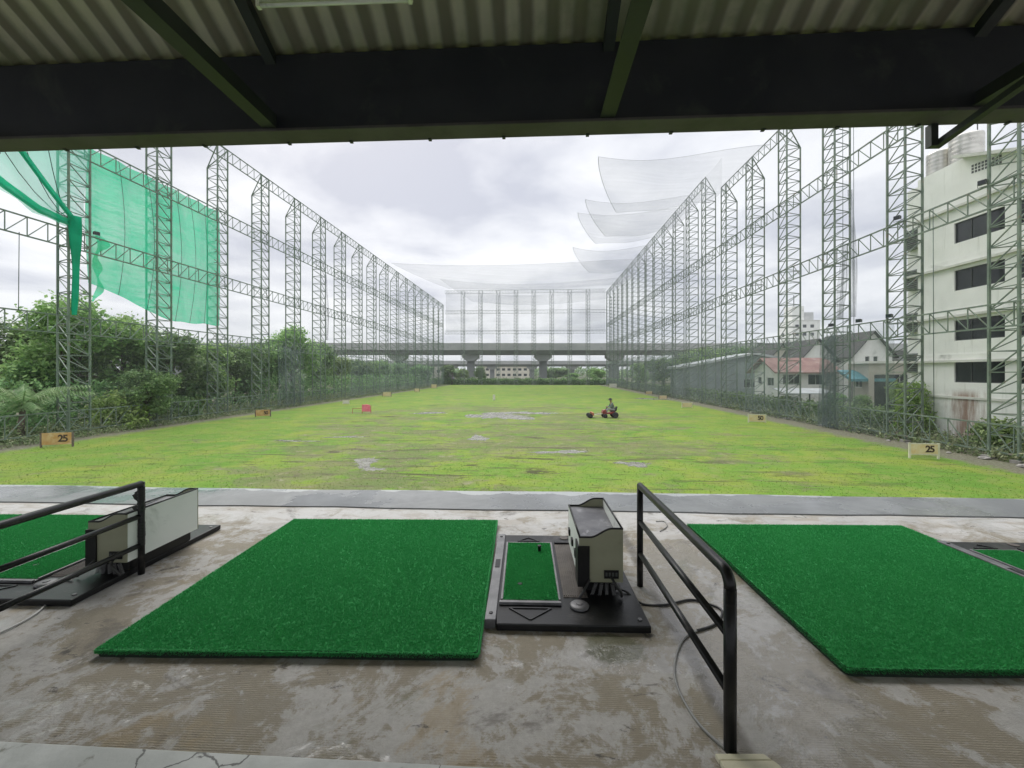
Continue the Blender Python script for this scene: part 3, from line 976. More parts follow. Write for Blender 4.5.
def put_tree(kind, px, Y, h, rz, label, group='trees beyond the left row', wide=1.0):
    p = protos[kind]
    o = p[0] if not p[1] else copy_tree(p[0])
    p[1] = True
    o.location = on_field(px, Y)
    s = h / p[2]
    o.scale = (s * wide, s * wide, s)
    o.rotation_euler = (0, 0, rz)
    tag(o, label, 'tree', group)

for a in [
    ('A', 70, 32.5, 10.6, .3, 'tallest bushy tree behind the nearest left tower', 'trees beyond the left row', 1.0),
    ('B', 8, 33.0, 8.8, 1.9, 'dark tree at the left edge of the picture above the palm', 'trees beyond the left row', 1.0),
    ('C', 122, 36.0, 9.6, 4.0, 'bushy tree between the first and second left towers', 'trees beyond the left row', .95),
    ('D', 168, 38.0, 8.3, .9, 'dark tree behind the second left tower', 'trees beyond the left row', 1.05),
    ('A', 205, 43.0, 7.6, 2.6, 'mid green tree just behind the third left tower', 'trees beyond the left row', 1.15),
    ('B', 236, 47.0, 7.9, 5.1, 'dark tree between the third and fourth left towers', 'trees beyond the left row', 1.0),
    ('C', 292, 60.0, 11.2, 1.0, 'tall tree rising between the fourth and sixth left towers', 'trees beyond the left row', .9),
    ('D', 262, 54.0, 8.6, 3.6, 'bushy tree behind the fourth left tower', 'trees beyond the left row', 1.0),
    ('B', 318, 70.0, 9.6, 2.2, 'dark tree behind the sixth left tower', 'trees beyond the left row', .9),
    ('A', 338, 80.0, 7.6, .6, 'low tree where the far left foot net begins', 'trees beyond the left row', 1.1),
    ('D', 358, 90.0, 7.4, 4.4, 'dark low tree halfway down the left row', 'trees beyond the left row', 1.2),
    ('C', 378, 100.0, 7.4, 1.4, 'round low tree under the left end of the overpass', 'trees beyond the left row', 1.2),
    ('B', 398, 112.0, 7.0, 5.6, 'low tree beside the far left overpass pier', 'trees beyond the left row', 1.3),
    ('D', 420, 122.0, 6.8, 3.1, 'last low tree at the far left corner of the field', 'trees beyond the left row', 1.4),
    ('D', 148, 31.5, 4.6, 5.0, 'smaller dark tree low between the first and second left towers', 'trees beyond the left row', .9),
    ('B', 44, 31.5, 5.4, 5.4, 'small dark tree to the right of the palm', 'trees beyond the left row', .85),
    ('C', 700, 84.0, 9.6, 2.0, 'dark tree behind the grey shed roof', 'trees beyond the right row', 1.2),
    ('B', 738, 92.0, 10.4, 0.4, 'broad dark tree between the shed and the red roofed bungalow', 'trees beyond the right row', 1.2),
    ('D', 664, 100.0, 8.2, 1.2, 'hazy tree near the far end of the right row', 'trees beyond the right row', 1.2),
    ('A', 640, 118.0, 7.2, 3.3, 'low tree at the far right corner of the field', 'trees beyond the right row', 1.2),
    ('C', 902, 36.0, 3.4, 3.9, 'small tree between the beige garage and the white building', 'trees beyond the right row', .8),
    ('D', 836, 38.0, 2.4, 2.9, 'bushy shrub tree before the teal awning', 'trees beyond the right row', .9),
    ('B', 862, 35.0, 2.3, 1.9, 'low bushy tree below the beige garage', 'trees beyond the right row', 1.1),
    ('A', 786, 41.0, 1.9, .2, 'low bush before the white bungalow', 'trees beyond the right row', 1.6),
    ('D', 448, 136.0, 7.0, .5, 'dark round tree left of the first overpass pier', 'trees beyond the far end', 1.0),
    ('B', 480, 137.0, 6.4, 2.5, 'dark tree just right of the first overpass pier', 'trees beyond the far end', 1.0),
    ('A', 572, 138.0, 4.0, 1.5, 'low spreading tree right of the second overpass pier', 'trees beyond the far end', 2.0),
    ('C', 596, 137.0, 5.6, 4.1, 'ragged tree at the right end of the far hedge', 'trees beyond the far end', 1.5),
    ('D', 556, 190.0, 6.6, 2.1, 'distant broad tree between the two overpasses', 'trees beyond the far end', 2.4),
    ('C', 462, 138.0, 5.5, 3.0, 'smaller tree at the foot of the first overpass pier', 'trees beyond the far end', 1.0),
]:
    put_tree(*a)

# the bright bush behind the left fence
def make_bush(seed, h, rx, mat, name, label, cat, loc, size=.13):
    rs = np.random.RandomState(seed)
    root = empty(name, loc, 0, label, cat)
    d = rs.randn(240, 3)
    d /= np.linalg.norm(d, axis=1)[:, None]
    d[:, 2] = np.abs(d[:, 2])
    pts = d * (.55 + .5 * rs.rand(240))[:, None] * np.array([rx, rx * .8, h * .92])
    np_mesh('foliage', leaf_cloud(rs, pts, 18, .16, size, .2), 4, mat, root)
    st = MB()
    for k in range(9):
        p = pts[k * 20] * .8
        st.tube([(rs.randn() * .1, rs.randn() * .1, -.03), (p[0] * .5, p[1] * .5, p[2] * .6), p], [.035, .02, .008], 5)
    st.build('stem', M['bark'], root, smooth=True)
    return root

make_bush(21, 2.9, 2.0, M['leaf_bright'], 'bush', 'bright green bush behind the ground truss right of the nearest left tower', 'bush', on_field(117, 30.2))
make_bush(22, 2.0, 1.5, M['leaf_dark'], 'bush', 'dark low bush at the foot of the second left tower', 'bush', on_field(180, 36.0))
make_bush(23, 3.6, 1.1, M['leaf_bright'], 'bush', 'leafy climber against the rust stained white wall', 'bush', F(24.4, 28.4), .11)
make_bush(24, 1.6, 1.2, M['leaf_mid'], 'bush', 'low weeds bush behind the nearest right tower', 'bush', F(24.2, 23.2), .11)
make_bush(25, 1.7, 1.3, M['leaf_bright'], 'bush', 'yellow green bush between the second and third left towers', 'bush', on_field(196, 40.0))

# the palm at the left edge
def make_palm(loc, h, nf, seed, label):
    r2 = random.Random(seed)
    root = empty('palm_tree', loc, 0, label, 'palm tree')
    MB().tube([(0, 0, -.05), (.08, 0, h * .5), (.1, .05, h)], [.20, .15, .13], 9).build('trunk', M['bark'], root, smooth=True)
    for k in range(nf):
        th = 2 * math.pi * k / nf + r2.uniform(-.25, .25)
        el = r2.uniform(.45, 1.35)
        L = r2.uniform(2.6, 3.6)
        dirh = Vector((math.cos(th), math.sin(th), 0))
        side = Vector((-math.sin(th), math.cos(th), 0))
        pts = []
        for i in range(13):
            s = i / 12
            pts.append(Vector((.1, .05, h)) + dirh * (L * s * math.cos(el * (1 - .5 * s))) + Vector((0, 0, L * s * math.sin(el) - 1.25 * L * .42 * s * s)))
        mb = MB()
        mb.tube(pts, [.035 * (1 - .8 * i / 12) for i in range(13)], 5)
        for i in range(1, 13):
            for sub in (0, .5):
                p = pts[i - 1].lerp(pts[i], sub) if i else pts[i]
                s = (i + sub) / 13
                wl = .55 * math.sin(math.pi * min(1, .12 + .88 * s)) ** .7 + .12
                tdir = (pts[i] - pts[i - 1]).normalized()
                for sg in (-1, 1):
                    tip = p + side * sg * wl * .85 + tdir * wl * .45 + Vector((0, 0, -.75 * wl))
                    w = tdir * .045
                    mb.add([p - w, p + w, tip], [(0, 1, 2)])
        mb.build('frond', M['leaf_palm'], root)
    return root

make_palm(on_field(20, 24.9), 1.9, 15, 5, 'palm with arching fronds at the left edge behind the ground truss')
make_palm(on_field(452, 134.5), 4.0, 12, 8, 'dark palm left of the first overpass pier')

# weeds along both rows and the far hedge
def weed_strip(v0, v1, u0, u1, n, hmax, label, mat, seed, size=.09):
    rs = np.random.RandomState(seed)
    v = v0 + (v1 - v0) * rs.rand(n)
    u = u0 + (u1 - u0) * rs.rand(n) ** 1.3
    z = hmax * (rs.rand(n) ** 1.6) + .04
    c = np.stack([v * CA + u * SA, -v * SA + u * CA, z], 1)
    o = np_mesh('undergrowth', leaf_cloud(rs, c, 9, .13, size, .3), 4, mat)
    tag(o, label, 'undergrowth', kind='stuff')

weed_strip(VL - 2.5, VL - .15, 14, 128, 3800, .75, 'tangled weeds behind the foot of the left row', M['weeds'], 31)
weed_strip(VL - .1, VL + 1.0, 14, 128, 2600, .22, 'low weeds before the foot of the left row', M['weeds'], 33, .06)
weed_strip(VR - .3, VR + 3.0, 14, 128, 4200, .42, 'tangled weeds along the foot of the right row', M['weeds'], 32)
weed_strip(VL - 8, VL - 2.5, 18, 128, 6000, 3.4, 'dark shrubs filling in below the left trees', M['leaf_dark'], 35, .14)
weed_strip(VR + 2.0, VR + 3.6, 29, 126, 3600, 1.5, 'dark shrubs filling in behind the right row', M['leaf_dark'], 36, .13)

def hedge():
    rs = np.random.RandomState(77)
    n = 4200
    v = VL - 6 + (VR - VL + 12) * rs.rand(n)
    u = UF + 2.5 + 2.2 * rs.rand(n)
    z = 1.7 * rs.rand(n) + .2 * np.sin(v * 1.7)
    c = np.stack([v * CA + u * SA, -v * SA + u * CA, np.abs(z)], 1)
    tag(np_mesh('hedge', leaf_cloud(rs, c, 7, .28, .24, .3), 4, M['leaf_dark']), 'long dark clipped hedge closing the far end of the field', 'hedge')
hedge()

def far_wood():
    rs = np.random.RandomState(78)
    n = 5200
    x = -330 + 720 * rs.rand(n)
    y = 300 + 40 * rs.rand(n)
    top = 6.2 + 1.6 * np.sin(x * .045) + 1.4 * np.sin(x * .13 + 1) + 1.0 * np.sin(x * .31)
    z = top * rs.rand(n) ** .8
    tag(np_mesh('distant_trees', leaf_cloud(rs, np.stack([x, y, z], 1), 5, .9, 1.0, .3), 4, M['leaf_dark']), 'distant belt of trees beyond the overpasses', 'trees', kind='stuff')
far_wood()

# rubble at the right fence foot
for i in range(16):
    r2 = random.Random(300 + i)
    u = 15.5 + 5.5 * r2.random() if i < 11 else 21 + 6 * r2.random()
    v = VR - .9 + .75 * r2.random()
    s = r2.uniform(.12, .34)
    mb = MB()
    prof = [(.02, -.3), (.75, -.22), (1.0, .12), (.72, .42), (.05, .55)]
    mb.lathe((0, 0, 0), prof, 7)
    mb.v = [(x * s * r2.uniform(.75, 1.25), y * s * r2.uniform(.7, 1.2), max(z, -.1) * s * r2.uniform(.7, 1.1)) for x, y, z in mb.v]
    o = mb.build('stone', M['rock'])
    o.location = F(v, u, .02)
    o.rotation_euler = (0, 0, r2.uniform(0, 6))
    tag(o, 'rough grey stone in the rubble at the foot of the right net row', 'stone', 'stones along the right net row')

# ------------------------------------------------------------------ buildings
def facade(mb, o, ex, W, H, ops, inw, depth=.14, m=0):
    """wall quad grid with openings; o origin, ex unit along, inw unit inward; ops (x0,x1,z0,z1)"""
    o, ex, inw = Vector(o), Vector(ex), Vector(inw)
    ez = Vector((0, 0, 1))
    xs = sorted({0, W} | {v for q in ops for v in q[:2]})
    zs = sorted({0, H} | {v for q in ops for v in q[2:]})
    for i in range(len(xs) - 1):
        for j in range(len(zs) - 1):
            cx, cz = (xs[i] + xs[i + 1]) / 2, (zs[j] + zs[j + 1]) / 2
            if any(q[0] < cx < q[1] and q[2] < cz < q[3] for q in ops): continue
            mb.add([o + ex * xs[i] + ez * zs[j], o + ex * xs[i + 1] + ez * zs[j], o + ex * xs[i + 1] + ez * zs[j + 1], o + ex * xs[i] + ez * zs[j + 1]], [(0, 1, 2, 3)], m)
    for x0, x1, z0, z1 in ops:
        c = [o + ex * x0 + ez * z0, o + ex * x1 + ez * z0, o + ex * x1 + ez * z1, o + ex * x0 + ez * z1]
        d = [p + inw * depth for p in c]
        for k in range(4):
            mb.add([c[k], c[(k + 1) % 4], d[(k + 1) % 4], d[k]], [(0, 1, 2, 3)], m)


def window(root, o, ex, q, inw, nm, frame, depth=.14, bars=True):
    o, ex, inw = Vector(o), Vector(ex), Vector(inw)
    ez = Vector((0, 0, 1))
    x0, x1, z0, z1 = q
    base = o + inw * (depth - .03)
    c = [base + ex * x0 + ez * z0, base + ex * x1 + ez * z0, base + ex * x1 + ez * z1, base + ex * x0 + ez * z1]
    w = MB().add(c, [(0, 1, 2, 3)]).build('window', M['glass'], root)
    fb = MB()
    f = base - inw * .02
    t_ = .05
    fb.bar(f + ex * x0 + ez * (z0 + t_ / 2), f + ex * x1 + ez * (z0 + t_ / 2), .05, t_)
    fb.bar(f + ex * x0 + ez * (z1 - t_ / 2), f + ex * x1 + ez * (z1 - t_ / 2), .05, t_)
    for k in range(nm + 1):
        mw_ = .05 if k in (0, nm) else .03
        xx = x0 + t_ / 2 + (x1 - x0 - t_) * k / nm
        fb.bar(f + ex * xx + ez * (z0 + t_), f + ex * xx + ez * (z1 - t_), mw_, .03)
    fb.build('frame', frame, w)
    return w

# white five storey building behind the right row (local frame = field frame)
B = empty('white_building', (0, 0, 0), -FA, 'white five storey building with dark window bands and rooftop tanks', 'building')
u0, u1, v0 = 2.0, 28.96, 25.15
tops = [EYE + 8.95, EYE + 6.1, EYE + 3.1, EYE + .6]
ops = []
for zt in tops:
    for a, b in ((23.85, 26.56), (20.4, 23.3), (16.9, 19.9), (13.4, 16.4), (9.9, 12.9)):
        ops.append((u1 - b, u1 - a, zt - 1.22, zt))
mb = MB()
H = 16.75
facade(mb, (v0, u1, 0), (0, -1, 0), u1 - 24.6, H, [q for q in ops if q[1] <= u1 - 24.6 + 1e-6], (1, 0, 0))
W2 = u1 - 24.6
rest = [q for q in ops]
mb = MB()
HB = 14.05
facade(mb, (v0, u1, 0), (0, -1, 0), u1 - u0, HB, rest, (1, 0, 0))
# the upper wall above the last ledge, flat parapet then falling with the roof
mb.add([(v0, u1, HB), (v0, 26.0, HB), (v0, 26.0, H), (v0, u1, H)], [(0, 1, 2, 3)])
mb.add([(v0, 26.0, HB), (v0, u0, HB), (v0, u0, H - 5.2), (v0, 26.0, H)], [(0, 1, 2, 3)]) if False else None
mb.add([(v0, 26.0, HB), (v0, 20.0, HB), (v0, 20.0, 14.35), (v0, 26.0, H)], [(0, 1, 2, 3)])
mb.add([(v0, u1, 0), (v0 + 14, u1, 0), (v0 + 14, u1, H), (v0, u1, H)], [(0, 1, 2, 3)])
mb.add([(v0 + 14, u1, 0), (v0 + 14, u0, 0), (v0 + 14, u0, HB), (v0 + 14, u1, HB)], [(0, 1, 2, 3)])
mb.add([(v0, u0, 0), (v0 + 14, u0, 0), (v0 + 14, u0, HB), (v0, u0, HB)], [(0, 1, 2, 3)])
mb.add([(v0 + .25, u1, H), (v0 + .25, 26, H), (v0, 26, H), (v0, u1, H)], [(0, 1, 2, 3)])
mb.add([(v0 + .25, u1, H), (v0 + .25, 26, H), (v0 + .25, 26, 16.0), (v0 + .25, u1, 16.0)], [(0, 1, 2, 3)])
mb.build('wall', M['stained_wall'], B)
rf = MB()
rf.add([(v0 + .26, u1, 16.0), (v0 + 14, u1, 16.0), (v0 + 14, 26, 16.0), (v0 + .26, 26, 16.0)], [(0, 1, 2, 3)])
rf.prism([(26.1, H + .02), (26.1, H + .20), (19.6, 14.40), (19.6, 14.22)], 'x', v0 - .55, v0 + 14)
rf.add([(v0, 20, 14.06), (v0 + 14, 20, 14.06), (v0 + 14, u0, 14.06), (v0, u0, 14.06)], [(0, 1, 2, 3)])
rf.build('roof', M['ledge'], B)
for zl in (EYE + 9.95, EYE + 6.45, EYE + 3.42, EYE + .72, EYE - 1.45):
    dpt = .20 if zl > EYE else .08
    MB().box((v0 - dpt, u0, zl - .14), (v0 - .003, u1 + .9, zl)).build('ledge', M['ledge'], B)
    if zl > EYE:
        MB().box((v0 - .05, u0, zl + .002), (v0 - .003, u1, zl + .35)).build('band', M['white_wall'], B)
for q in ops:
    window(B, (v0, u1, 0), (0, -1, 0), q, (1, 0, 0), 3, M['frame_dark'])
# recessed stair end with louvred boxes
st = MB()
st.box((v0 + .45, u1, 0), (v0 + 9, u1 + 1.3, 16.55))
st.build('stair_wall', M['white_wall'], B)
for zt in (EYE + 8.3, EYE + 5.6, EYE + 2.7, EYE + .0, EYE - 2.3):
    lv = MB()
    lv.box((v0 + .05, u1 + .12, zt), (v0 + .44, u1 + 1.12, zt + 1.25))
    o = lv.build('louvre_box', M['louvre'], B)
    sl = MB()
    for k in range(9):
        sl.box((v0 + .02, u1 + .15, zt + .06 + k * .13), (v0 + .049, u1 + 1.09, zt + .12 + k * .13))
    sl.build('slats', M['frame_dark'], o)
vb = MB()
for i in range(9):
    for j in range(3):
        vb.box((v0 - .012, 24.0 + i * .18, 16.75 - 1.10 + j * .18 - .36 * (0)), (v0 - .003, 24.12 + i * .18, 16.75 - .97 + j * .18))
vb.v = [(x, y, z - .52 * max(0, 0) - (26.0 - y) * .12) for x, y, z in vb.v]
vb.build('vent_grid', M['frame_dark'], B)

def tank(x, y, z, r, h, label):
    o = empty('water_tank', F(x, y, z), 0, label, 'water tank', 'steel tanks on the white building')
    b = MB()
    prof = []
    nrib = 8
    for k in range(nrib * 4 + 1):
        zz = .35 + (h - .35) * k / (nrib * 4)
        prof.append((r * (1 - .02 * (k % 4 == 0)), zz))
    prof.append((r * .55, h + .16))
    prof.append((r * .18, h + .22))
    b.lathe((0, 0, 0), prof, 28)
    b.build('drum', M['tank'], o, smooth=True)
    MB().lathe((0, 0, 0), [(r * .2, h + .2), (r * .22, h + .27), (r * .08, h + .30)], 14).build('lid', M['tank'], o, smooth=True)
    lg = MB()
    for k in range(4):
        a = math.pi / 4 + k * math.pi / 2
        lg.bar((r * .85 * math.cos(a), r * .85 * math.sin(a), 0), (r * .85 * math.cos(a), r * .85 * math.sin(a), .36), .08)
    lg.build('stand', M['frame_dark'], o)
tank(26.08, 28.45, 16.02, .68, 2.25, 'farther stainless water tank on the white building roof')
tank(26.2, 26.95, 16.02, .78, 2.45, 'nearer stainless water tank on the white building roof')
an = MB()
an.tube([(0, 0, 0), (0, 0, 5.0)], .03, 6)
for k, z in enumerate((4.2, 4.55, 4.85)):
    an.bar((-.7 + .1 * k, 0, z), (.7 - .1 * k, .1, z), .02)
for k in range(5):
    an.bar((-.6 + .3 * k, -.3, 4.2), (-.6 + .3 * k, .3, 4.22), .015)
o = an.build('antenna', M['frame_dark'])
o.location = F(27.3, 27.4, 16.0)
tag(o, 'thin television antenna mast beside the nearer roof tank', 'antenna')

# generic small houses -------------------------------------------------------------
def house(name, label, px0, Y, w, d, h, rise, ridge, wall, roof, front=(), side=(), over=.45, rz=-FA, base=0.0, x=None, th=.14):
    """front faces the field deck (-y), side is the left (-x) wall; ridge 'x' or 'y' or 'flat'"""
    loc = on_field(px0, Y)
    if x is not None: loc.x = x
    loc.z = base
    root = empty(name, loc, rz, label, 'building' if 'block' in name else 'house')
    mb = MB()
    facade(mb, (0, 0, 0), (1, 0, 0), w, h, [q[:4] for q in front], (0, 1, 0))
    facade(mb, (0, d, 0), (0, -1, 0), d, h, [q[:4] for q in side], (1, 0, 0))
    mb.add([(w, 0, 0), (w, d, 0), (w, d, h), (w, 0, h)], [(0, 1, 2, 3)])
    mb.add([(0, d, 0), (w, d, 0), (w, d, h), (0, d, h)], [(0, 1, 2, 3)])
    if ridge == 'y':
        for y in (0, d): mb.add([(0, y, h), (w, y, h), (w / 2, y, h + rise)], [(0, 1, 2)])
    elif ridge == 'x':
        for xx in (0, w): mb.add([(xx, 0, h), (xx, d, h), (xx, d / 2, h + rise)], [(0, 1, 2)])
    mb.build('wall', wall, root)
    r_ = MB()
    if ridge == 'y':
        k = rise / (w / 2)
        for sg in (-1, 1):
            x0_, x1_ = w / 2, w / 2 + sg * (w / 2 + over)
            z0_, z1_ = h + rise + .03, h + .03 - k * over
            r_.prism([(x0_, z0_), (x1_, z1_), (x1_, z1_ + th), (x0_, z0_ + th)], 'y', -over, d + over)
    elif ridge == 'x':
        k = rise / (d / 2)
        for sg in (-1, 1):
            y0_, y1_ = d / 2, d / 2 + sg * (d / 2 + over)
            z0_, z1_ = h + rise + .03, h + .03 - k * over
            r_.prism([(y0_, z0_), (y1_, z1_), (y1_, z1_ + th), (y0_, z0_ + th)], 'x', -over, w + over)
    else:
        r_.box((-over, -over, h + .003), (w + over, d + over, h + .22))
    r_.build('roof', roof, root)
    for q in front: window(root, (0, 0, 0), (1, 0, 0), q[:4], (0, 1, 0), q[4] if len(q) > 4 else 2, M['frame_white'])
    for q in side: window(root, (0, d, 0), (0, -1, 0), q[:4], (1, 0, 0), q[4] if len(q) > 4 else 2, M['frame_white'])
    return root

house('bungalow', 'white bungalow with a low rusty red roof behind the right row', 0, 43.5, 5.7, 4.6, 4.25, 1.25, 'x', M['white_wall'], M['red_roof'],
      [(.55, 2.3, 2.75, 3.85, 3), (3.1, 4.7, 2.75, 3.85, 2)], [(.7, 1.5, 2.75, 3.55, 1), (2.6, 3.9, 2.6, 3.5, 2)], .6, x=27.9)
lean = empty('lean_to_roof', on_field(780, 40.0), -FA, 'pale metal lean-to roof on posts before the bungalow', 'lean-to')
MB().prism([(-.9, 2.02), (1.3, 2.42), (1.3, 2.50), (-.9, 2.10)], 'x', 0, 4.7).build('roof_sheet', M['shed_roof'], lean)
for xx in (.15, 2.3, 4.5):
    MB().bar((xx, -.7, -.02), (xx, -.7, 2.05), .09).build('post', M['frame_dark'], lean)
house('shed', 'long grey shed with a pale sheet roof beyond the right row', 0, 66, 22, 6, 4.7, 2.1, 'y', M['shed_wall'], M['shed_roof'], [(9.5, 11.5, 1.6, 3.0, 2)], [], .5, x=27.2, th=.34)
house('gabled_house', 'white two storey gabled house nearest the white building', 0, 58, 5.2, 9, 6.6, 3.1, 'y', M['white_wall'], M['dark_roof'],
      [(1.6, 2.2, 5.3, 6.3, 1), (2.7, 3.3, 5.3, 6.3, 1), (1.2, 3.0, 2.6, 4.0, 2)], [(2, 4.6, 4.2, 5.8, 2)], .5, x=47.8)
house('gabled_house', 'white gabled house in the middle, behind the third right tower', 0, 60.5, 4.8, 9, 6.0, 2.8, 'y', M['white_wall'], M['dark_roof'],
      [(1.7, 3.0, 4.4, 5.6, 2), (.6, 1.6, 2.2, 3.4, 1)], [(2, 4.2, 3.8, 5.2, 2)], .45, x=42.2)
house('gabled_house', 'cream gabled house farthest left behind the bungalow', 0, 66.0, 4.8, 9, 5.8, 2.7, 'y', M['cream_wall'], M['dark_roof'],
      [(1.8, 2.9, 4.5, 5.5, 1)], [(2, 3.2, 3.2, 4.4, 2)], .45, x=40.6)
house('row_house', 'low long house with a dark roof behind the bungalow', 0, 74.0, 16, 9, 5.0, 4.4, 'x', M['pale_wall'], M['dark_roof'], [(3, 5, 2.6, 4.0, 2), (9, 11, 2.6, 4.0, 2)], [], .5, x=47.0)
g = house('garage_block', 'beige flat roofed garage with a dark shuttered front', 0, 39.0, 6.0, 2.6, 4.9, 0, 'flat', M['beige_wall'], M['ledge'],
          [(.5, 5.2, .4, 3.9, 4)], [(.8, 1.8, 2.6, 3.8, 2)], .2, x=33.6)
aw = empty('awning', F(29.6, 42.0), -FA, 'scalloped teal awning beside the beige garage', 'awning')
am = MB()
for k in range(5):
    am.prism([(-1.0, 3.2), (-1.0, 3.45), (.2, 4.1), (.9, 4.3), (.9, 4.2)], 'x', k * .82, k * .82 + .79)
am.build('canopy', M['teal'], aw)
for xx in (.2, 3.9):
    MB().bar((xx, -.9, -.02), (xx, -.9, 3.24), .07).build('post', M['frame_dark'], aw)
T = house('tower_block', 'white tower block with a rooftop box far behind the red roof', 0, 205, 13, 12, 29.5, 0, 'flat', M['white_wall'], M['ledge'],
          [(1.2 + 3.6 * i, 3.0 + 3.6 * i, z, z + 1.6, 1) for i in range(3) for z in (14.0, 18.0, 22.0, 26.0)], [(3, 5, 22, 24, 1), (7, 9, 18, 20, 1)], .2, x=139.0)
MB().box((1.0, 2.0, 29.75), (6.6, 9, 37.0)).build('rooftop_box', M['white_wall'], T)
MB().box((7.2, 3.0, 29.75), (11.8, 8, 34.0)).build('rooftop_box', M['pale_wall'], T)
MB().tube([(3.5, 5, 37.0), (3.5, 5, 43.0)], .18, 6).build('mast', M['frame_dark'], T)
house('cream_block', 'long cream low block seen under the far overpass', 0, 252, 34, 12, 7.4, 0, 'flat', M['cream_wall'], M['ledge'],
      [(1.2 + 3.3 * i, 3.2 + 3.3 * i, z, z + 1.5, 1) for i in range(10) for z in (1.6, 4.9)], [], .3, x=-20.5)
house('brown_block', 'low brown block between the overpasses on the left', 0, 240, 16, 10, 7.6, 0, 'flat', M['beige_wall'], M['ledge'],
      [(1.2 + 3.6 * i, 3.2 + 3.6 * i, 3.6, 5.4, 1) for i in range(4)], [], .3, x=-52)

# ------------------------------------------------------------------ elevated highways
def highway(label, Y, x0, x1, ztop, zpar, zbot, width, slope, piers, pw, cap_w, cap_h):
    root = empty('elevated_highway', (0, Y, 0), math.atan(slope * 0) + R(.8), label, 'overpass', 'elevated highways beyond the far end')
    L = x1 - x0
    tilt = slope * L
    g = MB()
    g.prism([(1.6, zbot), (width - 1.6, zbot), (width - .4, zpar - .35), (.4, zpar - .35)], 'x', x0, x1)
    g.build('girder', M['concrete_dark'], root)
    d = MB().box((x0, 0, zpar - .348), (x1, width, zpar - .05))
    d.build('road_slab', M['concrete_dark'], root)
    for y in (0, width - .3):
        p = MB()
        n = int(L / 12)
        for i in range(n):
            xa, xb = x0 + L * i / n + .015, x0 + L * (i + 1) / n - .015
            p.box((xa, y - .02, zpar - .6), (xb, y + .28, ztop))
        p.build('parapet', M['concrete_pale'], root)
    for xx in piers:
        p = MB().prism([(xx - pw / 2, width / 2 - pw * .45), (xx + pw / 2, width / 2 - pw * .45), (xx + pw / 2, width / 2 + pw * .45), (xx - pw / 2, width / 2 + pw * .45)], 'z', -.2, zbot - cap_h)
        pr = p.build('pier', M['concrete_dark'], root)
        c = MB().prism([(xx - pw / 2, zbot - cap_h), (xx + pw / 2, zbot - cap_h), (xx + cap_w / 2, zbot - cap_h * .45), (xx + cap_w / 2, zbot - .01), (xx - cap_w / 2, zbot - .01), (xx - cap_w / 2, zbot - cap_h * .45)],
                       'y', width / 2 - cap_w * .45, width / 2 + cap_w * .45)
        c.build('pier_cap', M['concrete_pale'], pr)
    # lamp posts
    lp = MB()
    for xx in range(int(x0) + 10, int(x1), 34):
        lp.tube([(xx, .3, ztop), (xx, .3, ztop + .1)], .05, 5)
    return root

highway('nearer elevated highway with wide hammerhead piers across the far end', 146, -190, 230, 14.3, 12.4, 10.4, 11, 0, [-14.9 + 26.3 * k for k in range(-6, 9)], 2.7, 6.0, 2.4)
highway('farther lower elevated highway seen beneath the nearer one', 214, -260, 330, 9.9, 8.7, 7.0, 9, 0, [-10.4 + 21 * k for k in range(-10, 14)], 2.4, 5.4, 1.6)

# ------------------------------------------------------------------ distance markers and targets
def text_mesh(body, size):
    cu_ = bpy.data.curves.new('number', 'FONT')
    cu_.body = body
    cu_.size = size
    cu_.align_x = 'CENTER'
    cu_.align_y = 'CENTER'
    cu_.space_character = .82
    cu_.extrude = .006
    cu_.offset = .012
    tmp = bpy.data.objects.new('number', cu_)
    COL.objects.link(tmp)
    bpy.context.view_layer.update()
    me = bpy.data.meshes.new_from_object(tmp.evaluated_get(bpy.context.evaluated_depsgraph_get()))
    bpy.data.objects.remove(tmp)
    return me

def marker(px, Y, w, h, zb, board, label, text=None, posts=True, rz=0.0, tx=.2):
    c = on_field(px, Y)
    root = empty('distance_sign', c, rz, label, 'sign', 'distance boards along the field')
    MB().box((-w / 2, -.02, zb), (w / 2, .02, zb + h)).build('board', board, root)
    fr = MB()
    for z in (zb + .0, zb + h):
        fr.bar((-w / 2, 0, z), (w / 2, 0, z), .05, .04)
    fr.build('rim', M['sign_post'] if board != M['sign_orange'] else M['sign_orange'], root)
    for sg in (-1, 1):
        MB().box((sg * w / 2 - .04, -.03, -.03), (sg * w / 2 + .04, .03, zb + h + .03)).build('post', M['sign_post'] if posts else M['bark'], root)
    if text:
        me = text_mesh(text, h * .86)
        me.materials.clear()
        me.materials.append(M['number'])
        o = bpy.data.objects.new('number', me)
        COL.objects.link(o)
        o.parent = root
        o.location = (w * tx, -.028, zb + h * .5)
        o.rotation_euler = (math.pi / 2, 0, 0)
    return root

marker(57, 22.6, 1.40, .60, .16, M['sign_orange'], 'faded orange distance board reading 25 at the left row', '25', False, .25)
marker(924, 19.6, 1.20, .50, .20, M['sign_pale'], 'cream framed distance board reading 25 on two posts, right side', '25', True, -.15)
marker(263, 38.0, 1.25, .50, .10, M['sign_orange'], 'orange distance board reading 50 before the fourth left tower', '50', False, .2)
marker(757, 33.5, 1.25, .55, .10, M['sign_pale'], 'cream distance board reading 50 near the right row', '50', True, -.2)
marker(687, 47.5, 1.15, .50, .08, M['sign_pale'], 'faded cream board without posts showing, second beyond the right 50', None, True)
marker(663, 62.5, 1.20, .50, .05, M['sign_pale'], 'faded cream board third along the right side', None, False)
marker(649, 76.0, 1.20, .50, .05, M['sign_pale'], 'faded cream board fourth along the right side', None, False)
marker(613, 108.0, 1.9, 1.0, .05, M['sign_white'], 'white board at the far right corner of the field', None, True)
marker(346, 53.0, .80, .42, .05, M['sign_white'], 'small white board left of the pink target', None, True)
